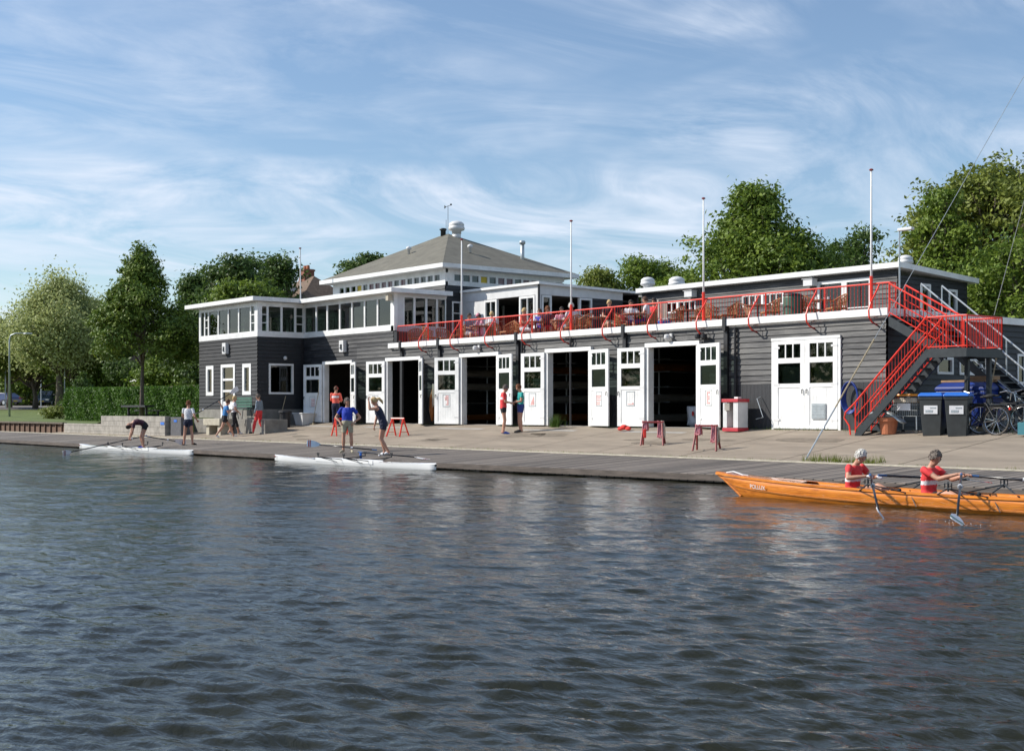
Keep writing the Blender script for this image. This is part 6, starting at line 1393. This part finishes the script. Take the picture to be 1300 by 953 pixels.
# ------------------------------------------------------------------ HOUSES, PARASOLS, LAMPS, CARS
x,y,z=onD(396,385,92); o=empty('chimney_house',(x,y,1.5),'brown tiled roof house with a brick chimney behind the left wing','house')
hz=z-1.5; b=MB(); b.box(-2.6,2.6,-2.5,2.5,0,hz-.2); b.build('wall',MT['brick'],o)
b=MB(); b.add([(-3,-2.8,hz-.4),(3,-2.8,hz-.4),(3,2.8,hz-.4),(-3,2.8,hz-.4),(-1.2,0,hz+1.9),(.3,0,hz+1.9)],[(0,1,5,4),(1,2,5),(2,3,4,5),(3,0,4),(0,3,2,1)]); r_=b.build('roof',MT['tile'],o)
b=MB(); b.box(-1.15,-.35,-.4,.4,hz+1.2,hz+2.45); b.box(-1.2,-.3,-.45,.45,hz+2.3,hz+2.42); b.build('chimney',MT['brick'],r_)
b=MB(); b.lathe((-.95,0,hz+2.42),[(.14,0),(.12,.3)],8); b.lathe((-.55,0,hz+2.42),[(.14,0),(.12,.3)],8); b.build('chimney_pots',MT['terracotta'],r_)
b=MB(); b.box(-1.0,-.0,-2.2,-1.2,hz+.75,hz+1.1); b.build('dormer',MT['paper'],r_)
x,y,z=onD(213,480,112); o=empty('brick_house',(x,y,2.0),'partly hidden brick house with a pale gable beyond the lime tree','house'); b=MB(); b.box(-3,3,-2,2,0,3.8); b.build('wall',MT['brick'],o)
b=MB(); b.add([(-3.3,-2.3,3.7),(3.3,-2.3,3.7),(3.3,2.3,3.7),(-3.3,2.3,3.7),(-3.3,0,6.2),(3.3,0,6.2)],[(0,1,5,4),(1,2,5),(2,3,4,5),(3,0,4),(0,3,2,1)]); b.build('roof',MT['tile'],o)
for k in range(3): b=MB(); b.box(-2.2+k*1.7,-1.2+k*1.7,-2.06,-2.0,1.6,3.1); w=b.build('window',MT['white'],o); b=MB(); b.box(-2.1+k*1.7,-1.3+k*1.7,-2.08,-2.06,1.7,3.0); b.build('pane',MT['carglass'],w)
for i,(px,py,D,lab) in enumerate(((189,476,96,'white canvas parasol showing left of the round topiary'),(221,476,95,'white canvas parasol at the right of the round topiary'),(232,471,99,'highest of the white canvas parasols near the wing'))):
    x,y,z=onD(px,py,D); o=empty('parasol',(x,y,1.4),lab,'parasol','white parasols beyond the hedge'); h=z-1.4; b=MB(); b.lathe((0,0,h-.5),[(1.5,0),(1.2,.12),(.1,.75)],8); b.build('canopy',MT['tent'],o); b=MB(); b.tube([(0,0,0),(0,0,h+.2)],.03,6); b.build('pole',MT['galv'],o)
x,y,z=onD(206,452,94); o=empty('banner_flag',(x,y,1.4),'small striped red and yellow banner hanging right of the lime tree trunk','flag'); b=MB(); b.tube([(0,0,0),(0,0,4.3)],.02,5); b.build('pole',MT['galv'],o)
for k,mt in enumerate(('yellow','cloth_red','green')): b=MB(); b.box(-.1-.1*k,-.02-.1*k,-.01,.01,2.1,3.1-.1*k); b.build('stripe',MT[mt],o)
x,y,z=onD(12,521,93); o=empty('street_lamp',(x,y,zland(x,y)),'tall grey street lamp with a curved arm at the left edge','street lamp'); h=z+(521-423)/1657*93-zland(x,y)-.0
VRv=Vector((FS,FC,0)); b=MB(); b.tube([Vector((0,0,0)),Vector((0,0,h-.5)),Vector((0,0,h-.15))+VRv*.1,Vector((0,0,h))+VRv*.45,Vector((0,0,h))+VRv*1.1],[.08,.055,.05,.045,.04],8); b.build('pole',MT['galv'],o,smooth=True); b=MB(); b.obox(Vector((0,0,h-.02))+VRv*1.3,(.5,.5,.1),Matrix.Identity(3)); b.build('lamp_head',MT['offwhite'],o,bevel=.03)
for i,(px,top,D,lab) in enumerate(((7,455,118,'thin pole just left of the street lamp'),(82,465,112,'short pale post rising behind the left end of the hedge'),(52,480,135,'thin distant pole above the parked cars'))):
    x,y,z=onD(px,top,D); zb=zland(x,y); b=MB(); b.tube([(0,0,0),(0,0,max(1,z-zb))],.05,6); o=b.build('post',MT['galv']); o.location=(x,y,zb); tag(o,lab,'post')
def car(color,suv=False):
    o=empty('parked_car',(0,0,0),'car','car','cars parked on the road'); L,Wc=4.4,1.75; h=1.45 if not suv else 1.75
    prof=[(-2.2,.35),(-2.2,.75),(-2.05,.95*h/1.45),(-1.75,h*.97),(-.2,h),(.45,h*.97),(1.15,.95*h/1.45),(2.05,.8),(2.2,.6),(2.2,.35)]
    if not suv: prof[3]=(-1.3,h*.97)
    def ring(y,ins): return [(x,y*(1-(ins if z>.98 else 0)),z) for x,z in prof]
    b=MB(); b.loft([ring(-Wc/2,.16),ring(Wc/2,.16)]); b.build('body',mat('car_paint_%s'%('_'.join(str(int(c*100)) for c in color)),color,.25,var=.05,coat=.8),o,bevel=.06)
    zt,zb=h*.93,.99*h/1.45
    for s in (-1,1):
        b=MB(); y=s*(Wc/2*.855); y2=s*(Wc/2*1.0)
        pts=[(-1.62 if suv else -1.5,zb+.03),(-1.5 if suv else -1.15,zt),(.35,zt),(.95,zb+.03)]
        b.add([(px_,s*(Wc/2*(1-.16*1)+.006) ,pz) for px_,pz in pts]+[(px_,s*(Wc/2*(1-.16)+.016),pz) for px_,pz in pts],[(0,1,2,3),(7,6,5,4),(0,4,5,1),(1,5,6,2),(2,6,7,3),(3,7,4,0)]); b.build('side_window',MT['carglass'],o)
    b=MB(); b.add([(.50,-.6,zt+.02),(.50,.6,zt+.02),(1.14,.66,zb+.02),(1.14,-.66,zb+.02)],[(0,1,2,3)]); b.build('windscreen',MT['carglass'],o)
    for x in (-1.35,1.35):
        for s in (-1,1):
            b=MB(); b.lathe((0,0,0),[(.2,-.1),(.32,-.1),(.34,-.06),(.34,.06),(.32,.1),(.2,.1)],18); w=b.build('wheel',MT['rubber'],o); w.rotation_euler=(R(90),0,0); w.location=(x,s*(Wc/2-.08),.34)
            b=MB(); b.lathe((0,0,0),[(.05,-.105),(.2,-.104),(.2,.104),(.05,.105)],12); b.build('rim',MT['galv'],w)
    for s in (-1,1): b=MB(); b.box(2.14,2.215,s*.6-.18,s*.6+.18,.62,.76); b.build('headlight',MT['chrome'],o); b=MB(); b.box(-2.215,-2.15,s*.65-.12,s*.65+.12,.75,.95); b.build('tail_light',MT['darkred'],o)
    for x in (-2.21,2.21): b=MB(); b.box(x-.01,x+.01,-.26,.26,.45,.56); b.build('number_plate',MT['yellow'],o)
    return o
for px,py,D,col,suv,rz,lab in ((3,515,146,(.02,.03,.10),False,200,'dark blue car cut by the left edge beside the street lamp'),(32,510,182,(.09,.10,.12),False,170,'small grey car far off between the blue and the maroon ones'),(45,511,160,(.16,.012,.02),False,30,'dark maroon car left of the dark off-road vehicle'),(60,516,150,(.025,.04,.06),True,-35,'dark high off-road vehicle next to the hedge end'),(52,509,178,(.04,.05,.07),True,20,'dark vehicle mostly hidden behind the maroon car')):
    x,y,z=onD(px,py,D); o=car(col,suv); o.location=(x,y,zland(x,y)+.03); o.rotation_euler=(0,0,R(rz)); o['label']=lab

# ------------------------------------------------------------------ far bank behind the viewer (seen in the window glass and the water)
b=MB(); b.quad((-260,-230,.5),(260,-230,.5),(260,-95,.5),(-260,-95,.5)); struct(b.build('far_bank',MT['grass']))
g_=np.random.default_rng(99); Lb=[]
for k in range(90): x=-230+k*5.2; h=7+6*g_.random(); Lb.append((x,-112-12*g_.random(),.5+h*.5,4.2,4.2,h*.55))
V,t=leaves(Lb,2600,14,.6,2.2,6,shell=.6); o=leafmesh('far_wood',V,t,MT['leaf_mid'],None); tag(o,'belt of trees on the opposite bank, reflected in the window panes','wood',kind='stuff')
